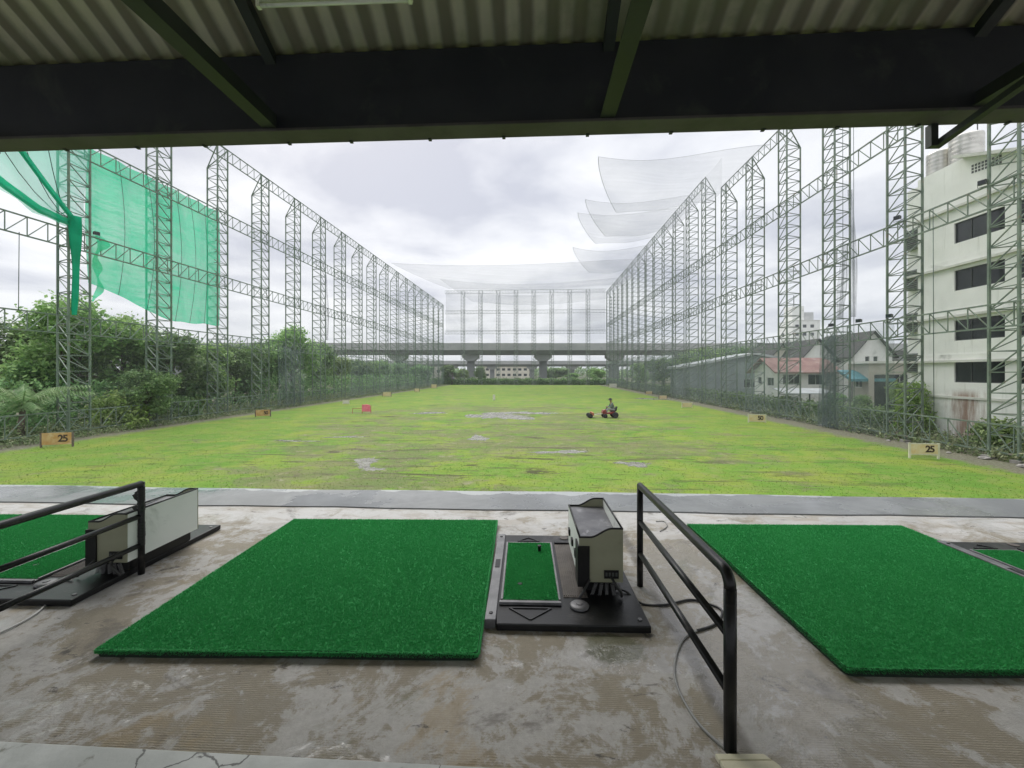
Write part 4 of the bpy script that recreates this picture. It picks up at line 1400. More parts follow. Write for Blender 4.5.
marker(387, 69.0, 1.4, .70, .05, M['sign_pale'], 'faded cream board beyond the pink target on the left side', None, False)
marker(417, 86.0, 1.0, .60, .05, M['sign_pale'], 'smaller faded cream board further along the left side', None, False)
marker(434, 104.0, 1.4, .95, .05, M['sign_pale'], 'faded cream board at the far left corner of the field', None, False)
marker(494, 60.0, .30, .75, .05, M['sign_white'], 'narrow pale yardage stake out in the middle of the field', None, True)

tg = empty('target_stand', on_field(362, 41.0), 0, 'pink target cloth on a low rusty frame in the left field', 'target')
MB().prism([(.0, .18), (.85, .18), (.80, .82), (.42, .90), (.02, .84)], 'y', -.05, .05).build('target_cloth', M['pink'], tg, bevel=.02)
fr = MB()
fr.tube([(-.95, .05, -.03), (-.95, .05, .5), (.0, .05, .5), (.0, .05, -.03)], .03, 6)
fr.tube([(.0, .06, .2), (.0, .06, .9)], .03, 6)
fr.tube([(.86, .06, -.03), (.86, .06, .8)], .03, 6)
fr.build('frame', M['red_frame'], tg)

# ------------------------------------------------------------------ ride-on ball collector and its driver
MW = on_field(609.5, 37.2)
mw = empty('ride_on_mower', MW, 0, 'small red ride-on mower pushing a ball collector, out on the grass', 'mower')
MB().prism([(-.62, .34), (.55, .34), (.62, .50), (.30, .56), (.0, .50), (-.05, .48), (-.30, .46), (-.36, .74), (-.60, .70), (-.70, .46)], 'y', -.30, .30).build('body', M['mower_red'], mw, bevel=.03)
def wheel(x, y, r, w):
    W_ = MB()
    W_.lathe((0, 0, 0), [(r * .55, -w / 2), (r * .92, -w / 2), (r, -w * .3), (r, w * .3), (r * .92, w / 2), (r * .55, w / 2)], 18)
    W_.v = [(x + vx, y + vz, r + vy) for vx, vy, vz in W_.v]
    o = W_.build('wheel', M['tyre'], mw, smooth=False)
    h_ = MB()
    h_.lathe((0, 0, 0), [(r * .54, -w * .35), (r * .54, w * .35)], 14)
    h_.v = [(x + vx, y + vz, r + vy) for vx, vy, vz in h_.v]
    h_.build('hub', M['sign_white'], o)
for sg in (-1, 1):
    wheel(.42, sg * .44, .27, .2)
    wheel(-.46, sg * .40, .19, .15)
s_ = MB()
s_.prism([(.05, .56), (.50, .57), (.58, .62), (.68, 1.0), (.60, 1.02), (.48, .67), (.05, .66)], 'y', -.22, .22)
s_.build('seat', M['black_plastic'], mw, bevel=.02)
MB().tube([(-.38, 0, .70), (-.22, 0, .92)], .025, 8).build('steering_column', M['black_plastic'], mw)
sw = MB()
sw.tube([(-.22 + .10 * math.sin(a) * .6, .17 * math.cos(a), .92 + .10 * math.sin(a)) for a in [i * math.pi / 8 for i in range(17)]], .016, 6)
sw.build('steering_wheel', M['black_plastic'], mw)
fm = MB()
for sg in (-1, 1):
    fm.bar((-.60, sg * .22, .38), (-1.55, sg * .16, .20), .05)
fm.build('push_frame', M['sign_post'], mw)
pk = MB()
for k in range(14):
    y = -.65 + k * .1
    n_ = 16
    pk.lathe((0, 0, 0), [(.20, -.01), (.20, .01)], n_) if False else None
for k in range(12):
    y = -.6 + k * .109
    q = MB()
    q.lathe((0, 0, 0), [(.05, -.012), (.19, -.012), (.19, .012), (.05, .012)], 14)
    pk.add([(-1.80 + a, y + c, .195 + b) for a, b, c in q.v], q.f)
pk.tube([(-1.80, -.68, .195), (-1.80, .68, .195)], .05, 8)
pk.build('collector_roller', M['tyre'], mw)
pb = MB()
pb.prism([(-1.62, .22), (-1.50, .26), (-1.52, .50), (-1.66, .50)], 'y', -.6, .6)
pb.build('collector_basket', M['red_frame'], mw)

def skin_figure(name, joints, bones, mat, parent, sub=2):
    me = bpy.data.meshes.new(name)
    keys = list(joints)
    me.from_pydata([joints[k][0] for k in keys], [(keys.index(a), keys.index(b)) for a, b in bones], [])
    o = bpy.data.objects.new(name, me)
    COL.objects.link(o)
    o.parent = parent
    md = o.modifiers.new('skin', 'SKIN')
    sd = o.modifiers.new('subdivision', 'SUBSURF')
    sd.levels = sd.render_levels = sub
    for i, k in enumerate(keys):
        r_ = joints[k][1]
        me.skin_vertices[0].data[i].radius = (r_, r_) if not isinstance(r_, tuple) else r_
        me.skin_vertices[0].data[i].use_root = (i == 0)
    me.materials.append(mat)
    for p in me.polygons: p.use_smooth = True
    return o

person = empty('person', MW + Vector((.32, 0, -.10)), 0, 'person in a grey green shirt and dark hat driving the red mower', 'person')
J = {'pelvis': ((0, 0, .74), (.12, .15)), 'waist': ((-.03, 0, .92), (.11, .14)), 'chest': ((-.09, 0, 1.14), (.12, .17)), 'neck': ((-.15, 0, 1.31), .055), 'head': ((-.19, 0, 1.42), .085), 'crown': ((-.20, 0, 1.52), .07)}
bn = [('pelvis', 'waist'), ('waist', 'chest'), ('chest', 'neck'), ('neck', 'head'), ('head', 'crown')]
for s, sg in (('l', 1), ('r', -1)):
    J.update({'sh' + s: ((-.11, sg * .19, 1.22), .062), 'el' + s: ((-.20, sg * .25, .97), .045), 'wr' + s: ((-.42, sg * .17, .95), .033), 'ha' + s: ((-.49, sg * .16, .95), .036),
              'hp' + s: ((-.03, sg * .10, .72), .085), 'kn' + s: ((-.46, sg * .17, .76), .062), 'an' + s: ((-.55, sg * .17, .42), .042), 'to' + s: ((-.70, sg * .18, .39), .036)})
    bn += [('chest', 'sh' + s), ('sh' + s, 'el' + s), ('el' + s, 'wr' + s), ('wr' + s, 'ha' + s), ('pelvis', 'hp' + s), ('hp' + s, 'kn' + s), ('kn' + s, 'an' + s), ('an' + s, 'to' + s)]
skin_figure('body', J, bn, M['skin'], person)
grow = lambda r_, k: tuple(x * k + .01 for x in r_) if isinstance(r_, tuple) else r_ * k + .01
SJ = {k: (J[k][0], grow(J[k][1], 1.08)) for k in ('waist', 'pelvis', 'chest', 'shl', 'ell', 'shr', 'elr', 'wrl', 'wrr')}
skin_figure('shirt', SJ, [('waist', 'pelvis'), ('waist', 'chest'), ('chest', 'shl'), ('shl', 'ell'), ('ell', 'wrl'), ('chest', 'shr'), ('shr', 'elr'), ('elr', 'wrr')], M['shirt'], person)
TJ = {k: (J[k][0], grow(J[k][1], 1.08)) for k in ('pelvis', 'hpl', 'knl', 'anl', 'hpr', 'knr', 'anr')}
skin_figure('trousers', TJ, [('pelvis', 'hpl'), ('hpl', 'knl'), ('knl', 'anl'), ('pelvis', 'hpr'), ('hpr', 'knr'), ('knr', 'anr')], M['trousers'], person)
person.scale = (1.25, 1.25, 1.14)
hb = MB()
hb.lathe((-.20, 0, 1.47), [(.20, .0), (.19, .02), (.115, .03), (.11, .10), (.07, .15), (.01, .16)], 18)
hb.build('hat', M['hat'], person, smooth=True)

# ------------------------------------------------------------------ tee mats
def turf_pile(x0, x1, y0, y1, z, n, seed, h=.016):
    rs = np.random.RandomState(seed)
    x = x0 + (x1 - x0) * rs.rand(n)
    y = y0 + (y1 - y0) * rs.rand(n)
    an = rs.rand(n) * 6.283
    w = .0024 + .0022 * rs.rand(n)
    hh = h * (.5 + rs.rand(n) * .8)
    l = .010 * rs.rand(n)
    a2 = rs.rand(n) * 6.283
    q = np.zeros((n, 3, 3), np.float32)
    q[:, 0] = np.stack([x - np.cos(an) * w, y - np.sin(an) * w, np.full(n, z)], 1)
    q[:, 1] = np.stack([x + np.cos(an) * w, y + np.sin(an) * w, np.full(n, z)], 1)
    q[:, 2] = np.stack([x + np.cos(a2) * l, y + np.sin(a2) * l, z + hh], 1)
    return q.reshape(-1, 3)

def make_mat(w, d):
    root = empty('tee_mat', (0, 0, 0))
    b = MB()
    n = 24
    def ring(inset, z):
        out = []
        rc = .035
        for cx, cy, a0 in ((rc, rc, math.pi), (w - rc, rc, 1.5 * math.pi), (w - rc, d - rc, 0), (rc, d - rc, .5 * math.pi)):
            for k in range(n):                      # a rounded corner, then a slightly wavy side
                if k < 6:
                    an_ = a0 + math.pi / 2 * k / 5
                    out.append((cx + (rc - inset) * math.cos(an_), cy + (rc - inset) * math.sin(an_), z))
                else:
                    f = (k - 5) / (n - 5)
                    px_, py_ = cx + (rc - inset) * math.cos(a0 + math.pi / 2), cy + (rc - inset) * math.sin(a0 + math.pi / 2)
                    sx_, sy_ = {math.pi: (1, 0), 1.5 * math.pi: (0, 1), 0: (-1, 0), .5 * math.pi: (0, -1)}[a0]
                    ln = (w if sx_ else d) - 2 * rc
                    wob = .004 * math.sin(f * 9 + a0 * 3) * math.sin(f * math.pi)
                    out.append((px_ + sx_ * ln * f - sy_ * wob, py_ + sy_ * ln * f + sx_ * wob, z))
        return out
    rings = [ring(0, 0.001), ring(-.004, .026), ring(.004, .038)]
    vs = sum(rings, [])
    m_ = 4 * n
    fs = [tuple(range(2 * m_, 3 * m_))]
    b.add(vs, fs, 0)
    fs = []
    for r_ in range(2):
        for k in range(m_):
            k2 = (k + 1) % m_
            fs.append((r_ * m_ + k, r_ * m_ + k2, (r_ + 1) * m_ + k2, (r_ + 1) * m_ + k))
    b.f += fs
    b.mi += [1] * len(fs)
    b.build('mat_base', [M['turf'], M['turf_edge']], root)
    top = turf_pile(.006, w - .006, .006, d - .006, .037, 150000, 5, .009)
    rs = np.random.RandomState(6)
    ne = 26000
    f = rs.rand(ne)
    side = rs.randint(0, 4, ne)
    ex = np.where(side == 0, f * w, np.where(side == 1, w - .002, np.where(side == 2, f * w, .002)))
    ey = np.where(side == 0, .002, np.where(side == 1, f * d, np.where(side == 2, d - .002, f * d)))
    nx = np.where(side == 1, 1.0, np.where(side == 3, -1.0, 0.0))
    ny = np.where(side == 0, -1.0, np.where(side == 2, 1.0, 0.0))
    ez = .018 + .020 * rs.rand(ne)
    out_ = .004 + .010 * rs.rand(ne)
    q = np.zeros((ne, 3, 3), np.float32)
    q[:, 0] = np.stack([ex - ny * .003, ey - nx * .003, ez], 1)
    q[:, 1] = np.stack([ex + ny * .003, ey + nx * .003, ez + .002], 1)
    q[:, 2] = np.stack([ex + nx * out_ + .006 * (rs.rand(ne) - .5), ey + ny * out_ + .006 * (rs.rand(ne) - .5), ez + .010 * (rs.rand(ne) - .35)], 1)
    o = np_mesh('turf_pile', np.concatenate([top, q.reshape(-1, 3)]), 3, M['turf'], root)
    o['kind'] = 'stuff'
    return root

def smooth_path(pts, n=6):
    out = []
    for i in range(len(pts) - 1):
        p0, p1, p2, p3 = pts[max(0, i - 1)], pts[i], pts[i + 1], pts[min(len(pts) - 1, i + 2)]
        for k in range(n):
            t_ = k / n
            out.append(.5 * ((2 * p1) + (p2 - p0) * t_ + (2 * p0 - 5 * p1 + 4 * p2 - p3) * t_ ** 2 + (3 * p1 - p0 - 3 * p2 + p3) * t_ ** 3))
    out.append(pts[-1])
    return out

def D(x, y, z=0.0):
    c, s = math.cos(DA), math.sin(DA)
    return Vector((x * c - y * s, x * s + y * c, DECK + z))

mat0 = make_mat(1.88, 1.80)
def put_mat(o, x, y, rz, label):
    o.location = (x, y, DECK + .002)
    o.rotation_euler = (0, 0, rz)
    tag(o, label, 'mat', 'green tee mats on the deck')
put_mat(mat0, -2.045, 2.03, DA * .5, 'green turf tee mat in the middle bay, left of the railing')
put_mat(copy_tree(mat0), 1.535, 1.90, DA * .6, 'green turf tee mat right of the near railing')
put_mat(copy_tree(mat0), -5.42, 2.17, DA * .8, 'green turf tee mat at the left edge beyond the left dispenser')

# ------------------------------------------------------------------ tee units with ball tray base
def make_unit():
    root = empty('tee_unit', (0, 0, 0))
    W_, D_ = .895, 1.22
    b = MB()
    b.prism([(0.066, 0), (W_, 0), (W_, D_), (.02, D_), (.02, .3)], 'z', .001, .040)
    b.build('base_plate', M['black_plastic'], root, bevel=.006)
    a = MB()
    a.box((0, .02, .001), (.060, D_ - .01, .052))
    al = a.build('aluminium_strip', M['alu'], root, bevel=.003)
    MB().box((.014, .62, .053), (.046, .74, .055)).build('plate', M['black_plastic'], al)
    sc_ = MB()
    for y in (.08, D_ - .07):
        sc_.lathe((.03, y, .052), [(.011, 0), (.011, .004), (.004, .005)], 10)
    sc_.build('screw', M['black_plastic'], al)
    # inset strike turf and its frame
    tf = MB()
    tf.box((.092, .222, .041), (.418, 1.03, .052))
    ts = tf.build('strike_turf', M['turf'], root)
    o = np_mesh('turf_pile', turf_pile(.094, .416, .224, 1.028, .051, 20000, 9, .009), 3, M['turf'], ts)
    o['kind'] = 'stuff'
    fr_ = MB()
    fr_.box((.070, .180, .041), (.432, .198, .058))
    fr_.box((.070, .1985, .041), (.432, .220, .050))
    fr_.box((.419, .221, .041), (.432, 1.045, .056))
    fr_.box((.076, .221, .041), (.090, 1.045, .055))
    fr_.box((.090, 1.032, .041), (.4185, 1.045, .055))
    fr_.build('turf_frame', M['alu'], root, bevel=.002)
    # moulded arrows
    def tri_ring(cx, cy, w, h, s):
        ar = MB()
        P_ = [(cx - w / 2, cy + s * h / 2), (cx + w / 2, cy + s * h / 2), (cx, cy - s * h / 2)]
        for i in range(3):
            ar.bar((*P_[i], .0415), (*P_[(i + 1) % 3], .0415), .010, .008)
        ar.build('moulded_arrow', M['black_plastic'], root)
    tri_ring(.25, .095, .24, .11, 1)
    tri_ring(.25, 1.125, .17, .07, -1)
    # ribbed ball channel
    ch = MB()
    ch.box((.452, .27, .0405), (.60, 1.03, .044))
    for k in range(11):
        ch.box((.455 + k * .0132, .28, .044), (.461 + k * .0132, 1.02, .049))
    ch.build('ball_channel', M['grate'], root)
    MB().box((.452, 1.032, .0405), (.60, 1.065, .058)).build('channel_stop', M['black_plastic'], root)
    # round pedal
    pd = MB().lathe((.535, .175, .041), [(.054, 0), (.056, .009), (.048, .015), (.030, .018), (.004, .019)], 24).build('foot_pedal', M['alu'], root, smooth=True)
    MB().lathe((.535, .175, .0602), [(.02, 0), (.018, .003), (.004, .004)], 14).build('button', M['alu'], pd)
    # tee peg hole and tee
    te = MB().lathe((.33, .88, .052), [(.012, 0), (.012, .035), (.016, .045), (.010, .046)], 12).build('rubber_tee', M['black_plastic'], root, smooth=True)
    MB().lathe((.19, .40, .0525), [(.016, 0), (.016, .004), (.006, .0045)], 12).build('tee_hole', M['black_plastic'], root)
    MB().lathe((.54, 1.165, .0405), [(.035, 0), (.035, .004), (.03, .005)], 18).build('ball_hole', M['grate'], root)
    bo = MB()
    for x, y in ((.85, .06), (.85, 1.16)):
        bo.lathe((x, y, .040), [(.012, 0), (.012, .005), (.003, .006)], 10)
    bo.build('bolt', M['alu'], root)
    return root

def make_dispenser():
    """ball hopper standing on the tee unit; local y runs away from the tee side"""
    root = empty('ball_dispenser', (0, 0, 0))
    W_, L_, z0 = .265, .61, .080
    def wave(f, lo, hi):                 # S shaped rim from the low left to the high right
        s = max(0, min(1, (f - .25) / .5))
        return lo + (hi - lo) * (s * s * (3 - 2 * s))
    lo, hi = .348, .402
    n = 18
    body = MB()
    th = .008
    # near and far panels
    for y, nm, mt in ((0, 'near_panel', M['dispenser_beige']), (L_ - th, 'far_panel', M['dispenser_beige'])):
        poly = [(0, z0), (W_, z0)] + [(W_ * (1 - k / n), wave(1 - k / n, lo, hi)) for k in range(n + 1)]
        MB().prism(poly, 'y', y, y + th).build(nm, mt, root)
        tr = MB()
        tr.tube([(W_ * k / n, y + th / 2, wave(k / n, lo, hi) + .003) for k in range(n + 1)], .0065, 6)
        tr.build('rim_trim', M['black_plastic'], root, smooth=True)
    MB().box((0, th + .0005, z0), (th, L_ - th - .0005, lo)).build('side_panel', M['dispenser_white'], root)
    MB().box((W_ - th, th + .0005, z0), (W_, L_ - th - .0005, hi)).build('side_panel', M['dispenser_white'], root)
    tr = MB()
    tr.tube([(th / 2, 0, lo + .003), (th / 2, L_, lo + .003)], .0065, 6)
    tr.tube([(W_ - th / 2, 0, hi + .003), (W_ - th / 2, L_, hi + .003)], .0065, 6)
    tr.build('rim_trim', M['black_plastic'], root, smooth=True)
    # tray inside, sloping
    MB().prism([(th + .001, .315), (L_ - th - .001, .345), (L_ - th - .001, .338), (th + .001, .308)], 'x', th + .001, W_ - th - .001).build('hopper_tray', M['hopper'], root)
    # dark corner guard at the lower left of the near panel
    g_ = MB()
    g_.box((-.010, -.010, .055), (.062, -.0005, .300))
    g_.box((-.010, -.0005, .055), (-.0005, .11, .300))
    g_.build('corner_guard', M['black_plastic'], root)
    vt = MB()
    vt.box((.150, -.006, .105), (.238, -.0005, .155))
    v_ = vt.build('socket_plate', M['black_plastic'], root)
    s2 = MB()
    for k in range(4):
        s2.box((.158 + k * .020, -.009, .120), (.170 + k * .020, -.0065, .142))
    s2.build('socket', M['frame_dark'], v_)
    lt = MB()
    for y in (.12, .30, .48):
        lt.box((-.012, y, .17), (-.0005, y + .05, .215))
    lt.build('latch', M['black_plastic'], root)
    # mechanism below
    md = MB()
    md.box((.03, .05, .002), (W_ - .03, L_ - .04, z0 - .002))
    md.build('mechanism_box', M['black_plastic'], root, bevel=.004)
    for k in range(5):
        x = .10 + k * .032
        sp = MB()
        tilt = (k - 2) * .012
        pts = [(x + tilt * w_ / 60 + .010 * math.cos(w_ * .9), -.013 - .006 * (k % 2) + .010 * math.sin(w_ * .9), .079 - .066 * w_ / 60) for w_ in range(61)]
        sp.tube(pts, .0017, 5)
        sp.build('spring', M['alu'], root)
    for pts, rr in (([(.19, -.002, .12), (.21, -.05, .09), (.24, -.05, .05), (.25, -.03, .012)], .008), ([(.06, -.012, .10), (.02, -.05, .05), (-.01, -.06, .012)], .007)):
        MB().tube(smooth_path([Vector(p) for p in pts]), rr, 8).build('hose', M['cable_black'], root, smooth=True)
    return root

unit0 = make_unit()
disp0 = make_dispenser()
BAYS = [(-.150, 2.235, 'middle bay', 'beside the near railing'), (-3.52, 2.49, 'left bay', 'behind the left railing'), (3.36, 2.10, 'right bay', 'at the right edge')]
for k, (x, y, w_, where) in enumerate(BAYS):
    o = unit0 if k == 0 else copy_tree(unit0)
    o.location = (x, y, DECK + .002)
    o.rotation_euler = (0, 0, DA)
    tag(o, {0: 'black tee unit with a small turf inset right of the middle mat', 1: 'black tee unit plate under the left dispenser', 2: 'black tee unit at the right edge beyond the right mat'}[k], 'tee unit', 'tee units beside the mats')
    if k < 2:
        o = disp0 if k == 0 else copy_tree(disp0)
        dx, dy = (.550, .30) if k == 0 else (.665, .31)
        c, s = math.cos(DA), math.sin(DA)
        o.location = (x + dx * c - dy * s, y + dx * s + dy * c, DECK + .043)
        o.rotation_euler = (0, 0, DA)
        tag(o, {0: 'beige and black ball dispenser hopper standing left of the near railing', 1: 'white sided ball dispenser hopper behind the left railing post'}[k], 'ball dispenser', 'ball dispensers on the tee units')

# ------------------------------------------------------------------ railings
def railing(p_far, p_near, h, label, tape=False):
    d = Vector(p_near) - Vector(p_far)
    L = Vector((d.x, d.y, 0)).length
    rz = math.atan2(d.y, d.x)
    root = empty('railing', p_far, rz, label, 'railing', 'black pipe railings between the bays')
    MB().tube([(0, 0, 0), (0, 0, h + .012)], .020, 14).build('post', M['black_paint'], root, smooth=True)
    bend = .055
    pts = [(.0, 0, h)] + [(L - bend, 0, h)] + [(L - bend + bend * math.sin(a), 0, h - bend + bend * math.cos(a)) for a in [math.pi / 2 * k / 6 for k in range(1, 7)]]
    MB().tube(pts, .0215, 14).build('top_rail', M['black_paint'], root, smooth=True)
    MB().tube([(L, 0, h - bend + .001), (L, 0, 0)], .0225, 14).build('post', M['black_paint'], root, smooth=True)
    for f in (.645, .325):
        MB().tube([(.018, 0, h * f), (L - .02, 0, h * f)], .0165, 12).build('mid_rail', M['black_paint'], root, smooth=True)
    if tape:
        r2 = random.Random(4)
        for (za, zb) in ((.20, .36), (.44, .61)):
            tp = MB()
            n = 8
            for k in range(n):
                z = za + (zb - za) * k / n
                rr = .0212 + .002 * r2.random()
                tp.lathe((0, 0, z), [(rr, 0), (rr * r2.uniform(1.0, 1.06), (zb - za) / n * .8)], 9)
            for k in range(4):
                z = za + (zb - za) * r2.uniform(.2, 1)
                w_ = r2.uniform(.03, .055)
                a = r2.choice([-1.57, -1.3, -1.85, -1.6])
                ca, sa = math.cos(a), math.sin(a)
                tp.add([(ca * .02, sa * .02, z), (ca * (.02 + w_), sa * (.02 + w_), z - .02), (ca * (.03 + w_ * .5), sa * (.03 + w_ * .5) + .008, z - .05), (ca * .02, sa * .02, z - .06)], [(0, 1, 2, 3)])
                tp.add([(ca * .02, sa * .02 + .003, z), (ca * (.02 + w_), sa * (.02 + w_) + .003, z - .02), (ca * (.03 + w_ * .5), sa * (.03 + w_ * .5) + .011, z - .05), (ca * .02, sa * .02 + .003, z - .06)], [(0, 1, 2, 3)])
            tp.build('torn_tape', M['black_tape'], root)
    return root

railing((.838, 2.71, DECK), (.806, 1.53, DECK), .655, 'black pipe railing in front right of the middle dispenser')
railing((-2.57, 2.87, DECK), (-2.60, 1.66, DECK), .625, 'black pipe railing at left with torn tape on its post', True)

# ------------------------------------------------------------------ cables and board
def ground_pts(seq, z=.008):
    out = []
    for px, py in seq:
        Y = FOC * (EYE - DECK) / (py - 372)
        out.append(Vector(((px - 512) / FOC * Y, Y, DECK + z)))
    return out

def cable(seq, r, mat, label, z=.007, ends=None):
    pts = ground_pts(seq, z)
    if ends:
        for i, zz in ends.items(): pts[i].z = DECK + zz
    cord('power_cable', smooth_path(pts), r, mat, label, 'cable')

cable([(614, 597), (626, 600), (642, 605), (665, 606), (690, 601), (708, 605), (722, 612), (716, 625), (697, 632)], .0065, M['cable_black'], 'black cable from the middle dispenser running under the near railing', .0075, {0: .055, 1: .052})
cable([(697, 632), (684, 640), (676, 658), (675, 680), (686, 706), (703, 730), (727, 752)], .0055, M['cable_grey'], 'grey cable curving across the floor to the cream board')
cable([(72, 588), (60, 587), (52, 596), (44, 608), (28, 620), (0, 634), (-30, 646)], .006, M['cable_white'], 'pale cable looping off the left tee unit', .008, {0: .05, 1: .05})
cable([(660, 532), (667, 527), (664, 522), (656, 522)], .004, M['cable_grey'], 'thin loop of wire on the floor behind the middle dispenser', .006)

bd = MB()
bd.prism([(-.139, .10), (.036, .10), (.052, .076), (-.1355, .076)], 'z', .0, .020)
bd.prism([(-.135, .073), (.054, .073), (.067, .052), (.067, -.20), (-.100, -.20)], 'z', .0, .021)
o = bd.build('board', M['cream_board'], bevel=.003)
o.location = (.872, 1.395, DECK + .003)
tag(o, 'cream painted board lying at the foot of the near railing', 'board')

# ------------------------------------------------------------------ the shelter roof
RF = empty('shelter_roof', (0, 0, EYE), R(-2.9), 'dark steel shelter roof with corrugated sheets over the tee deck', 'roof')
YE = 4.30
ZB = 2.595                        # underside of the eave beam above the eye
SL = .56
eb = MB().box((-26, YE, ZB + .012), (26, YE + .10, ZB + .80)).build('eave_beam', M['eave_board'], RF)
lp = MB()
lp.box((-26, YE - .015, ZB - .022), (26, YE + .24, ZB + .010))
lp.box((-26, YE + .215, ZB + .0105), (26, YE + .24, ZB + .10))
lip = lp.build('eave_gutter', M['eave_lip'], RF, bevel=.006)
cl = MB()
r2 = random.Random(8)
for k in range(34):
    x = -14 + k * .86 + r2.uniform(-.1, .1)
    cl.box((x, YE + .20, ZB - .035), (x + .035, YE + .245, ZB - .0225))
cl.build('gutter_clip', M['roof_steel'], lip)
# corrugated sheets on both slopes
def corrugated(ysign):
    n = 26 * 12
    pitch = .27
    vs, fs = [], []
    xs_ = [-14 + 28 * i / n for i in range(n + 1)]
    for x in xs_:
        c = .042 * math.sin(2 * math.pi * x / pitch)
        if ysign > 0:
            a, b = (YE + .30, ZB + .70 - .0), (-.9, ZB + .70 + SL * (YE + .30 + .9))
        else:
            b, a = (-6.4, ZB + .70 + SL * (YE + .3 + .9) - SL * 5.5), (-.9, ZB + .70 + SL * (YE + .30 + .9))
        vs += [(x, a[0], a[1] + c), (x, b[0], b[1] + c)]
    for i in range(n):
        fs.append((2 * i, 2 * i + 2, 2 * i + 3, 2 * i + 1))
    mb_ = MB().add(vs, fs)
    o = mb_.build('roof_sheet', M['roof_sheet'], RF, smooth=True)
    sd = o.modifiers.new('thickness', 'SOLIDIFY')
    sd.thickness = .008
    return o
def corr_fine(ysign):
    global corrugated
    return corrugated(ysign)
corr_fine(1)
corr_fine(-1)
# roof trusses: horizontal lower chord, sloping upper chord, a tie between
for X in (-6.3, -2.84, .74, 4.36, 8.0):
    tb = empty('roof_truss', (X, 0, 0))
    tb.parent = RF
    lo_ = MB()
    lo_.box((-.012, -4, ZB + .03), (.10, YE - .002, ZB + .16))
    lo_.box((-.05, -4, ZB + .015), (.10, YE - .002, ZB + .0295))
    lo_.build('lower_chord', M['roof_steel'], tb)
    up = MB()
    za = ZB + .70 + SL * .30 - .17
    up.prism([(YE - .002, za), (YE - .002, za + .12), (-.9, za + .12 + SL * (YE + .9)), (-.9, za + SL * (YE + .9))], 'x', -.02, .09)
    up.prism([(YE - 1.9, ZB + .165), (YE - 1.78, ZB + .165), (YE - 1.78, za + SL * 1.78 - .002), (YE - 1.9, za + SL * 1.9 - .002)], 'x', -.01, .08)
    up.build('upper_chord', M['roof_steel'], tb)
for k, y in enumerate((3.0, 1.5, 0.2)):
    z = ZB + .70 + SL * (YE + .30 - y) - .045
    MB().box((-14, y - .03, z - .10), (14, y + .03, z - .012)).build('purlin', M['roof_steel'], RF)
# hanging corner bracket at the right
bk = MB()
bk.box((4.12, YE + .20, ZB - .25), (4.19, YE + .27, ZB - .023))
bk.prism([(YE + .27, ZB - .25), (YE + .27, ZB - .19), (YE - .9, ZB - .02), (YE - .9, ZB - .08)], 'x', 4.1902, 4.26)
bk.build('bracket', M['roof_steel'], RF)
# columns far outside the picture carry the roof
for x in (-9.4, 9.4):
    MB().box((x, 3.9, DECK - EYE - .002), (x + .16, 4.06, ZB + .012)).build('column', M['roof_steel'], RF)

ft = empty('fluorescent_lamp', at(257, 3, 3.30), R(-1), 'unlit fluorescent batten lamp hanging under the roof sheets', 'lamp')
MB().prism([(-.05, .0), (.05, .0), (.035, .055), (-.035, .055)], 'x', 0, 1.24).build('housing', M['lamp_body'], ft, bevel=.004)
MB().tube([(.03, 0, -.022), (1.21, 0, -.022)], .014, 12).build('tube', M['dispenser_white'], ft, smooth=True)
ec = MB()
ec.box((.0, -.02, -.04), (.03, .02, -.0005))
ec.box((1.21, -.02, -.04), (1.24, .02, -.0005))
ec.build('end_holder', M['lamp_body'], ft)
hg = MB()
for x in (.2, 1.04):
    hg.tube([(x, 0, .055), (x, 0, 1.2)], .006, 6)
hg.build('hanger', M['roof_steel'], ft)
ft.rotation_euler = (0, R(-1.2), R(-1))

# ------------------------------------------------------------------ sky and sun
SUN_EL, SUN_AZ = R(50), R(-28)
wd = bpy.data.worlds.new('World')
SC.world = wd
wd.use_nodes = True
nt = wd.node_tree
nt.nodes.clear()
W = NT.__new__(NT)
W.t = nt
out = W.n('ShaderNodeOutputWorld')
bg = W.n('ShaderNodeBackground')
bg.inputs['Strength'].default_value = .10
sky = W.n('ShaderNodeTexSky', sky_type='NISHITA')
sky.sun_disc = False
sky.sun_elevation = SUN_EL
sky.sun_rotation = SUN_AZ
sky.air_density = 1.0
sky.dust_density = 4.0
co = W.n('ShaderNodeTexCoord').outputs['Generated']
sp = W.n('ShaderNodeSeparateXYZ')
W.l(co, sp.inputs[0])
zz = W.math('ADD', W.math('MAXIMUM', sp.outputs[2], 0.0), .16)
cb = W.n('ShaderNodeCombineXYZ')
W.l(W.math('DIVIDE', sp.outputs[0], zz), cb.inputs[0])
W.l(W.math('DIVIDE', sp.outputs[1], zz), cb.inputs[1])
n1 = W.noise(cb.outputs[0], .85, 7, .52, .35, (1.7, .35, 0))
n2 = W.noise(cb.outputs[0], 1.7, 6, .55, .3, (5.2, 2.2, 0))
cl_ = W.math('ADD', W.math('MULTIPLY', n1, .62), W.math('MULTIPLY', n2, .38))
ccol = W.ramp(cl_, [(.41, (4.6, 4.8, 5.5)), (.49, (6.3, 6.45, 6.9)), (.56, (7.8, 7.9, 8.15))])
hz = W.step(sp.outputs[2], .22, -.02)
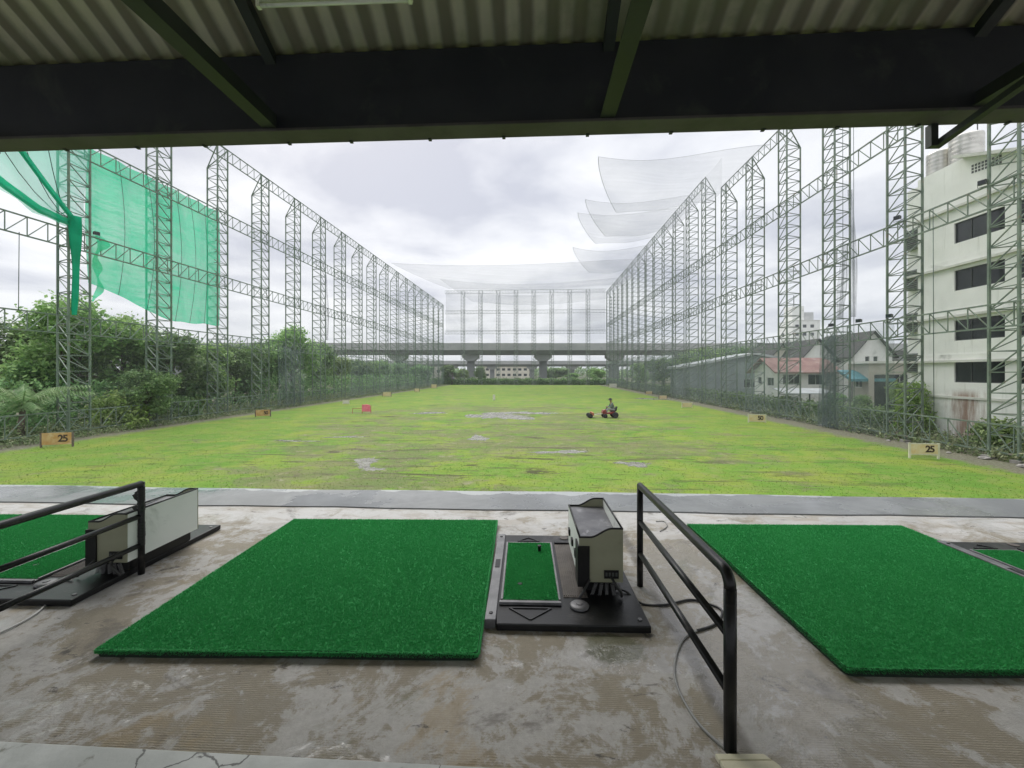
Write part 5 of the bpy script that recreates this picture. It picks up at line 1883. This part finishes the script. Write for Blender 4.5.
ccol = W.mix(W.math('MULTIPLY', hz, .6), ccol, (6.2, 6.6, 7.0))
zen = W.math('MULTIPLY_ADD', W.step(sp.outputs[2], .50, .80), 1.5, 1.0)
vm = W.n('ShaderNodeVectorMath', operation='SCALE')
W.l(ccol, vm.inputs[0])
W.l(zen, vm.inputs['Scale'])
fin = W.mix(.90, sky.outputs[0], vm.outputs[0])
W.l(fin, bg.inputs['Color'])
W.l(bg.outputs[0], out.inputs['Surface'])

sl = bpy.data.lights.new('sun', 'SUN')
sl.energy = 1.5
sl.angle = R(40)
sl.specular_factor = .3
sl.color = (1.0, .97, .92)
so = bpy.data.objects.new('sun', sl)
COL.objects.link(so)
dirv = Vector((math.sin(SUN_AZ) * math.cos(SUN_EL), math.cos(SUN_AZ) * math.cos(SUN_EL), math.sin(SUN_EL)))
so.rotation_euler = (-dirv).to_track_quat('-Z', 'Y').to_euler()
so.location = dirv * 60

# ------------------------------------------------------------------ damp air
hz_ = NT('damp_air')
pv = hz_.n('ShaderNodeVolumePrincipled')
pv.inputs['Color'].default_value = (.86, .90, .94, 1)
pv.inputs['Density'].default_value = .00045
pv.inputs['Anisotropy'].default_value = .2
hz_.l(pv.outputs[0], hz_.out.inputs['Volume'])
hb_ = MB().box((-420, -40, -4.2), (460, 420, 48)).build('haze', hz_.m)
tag(hb_, kind='stuff')

# ------------------------------------------------------------------ camera
cam = bpy.data.cameras.new('camera')
cam.sensor_width = 36
cam.lens = FOC / 1024 * 36
cam.shift_y = -12 / 1024
cam.clip_start = .05
cam.clip_end = 3000
co_ = bpy.data.objects.new('camera', cam)
co_.location = (0, 0, EYE)
co_.rotation_euler = (math.pi / 2, 0, 0)
COL.objects.link(co_)
SC.camera = co_

SC.view_settings.view_transform = 'Standard'
SC.view_settings.look = 'None'
SC.view_settings.exposure = 0.45
SC.view_settings.gamma = 1
SC.view_settings.use_curve_mapping = False
SC.cycles.transparent_max_bounces = 24
SC.cycles.max_bounces = 8
SC.cycles.use_denoising = True
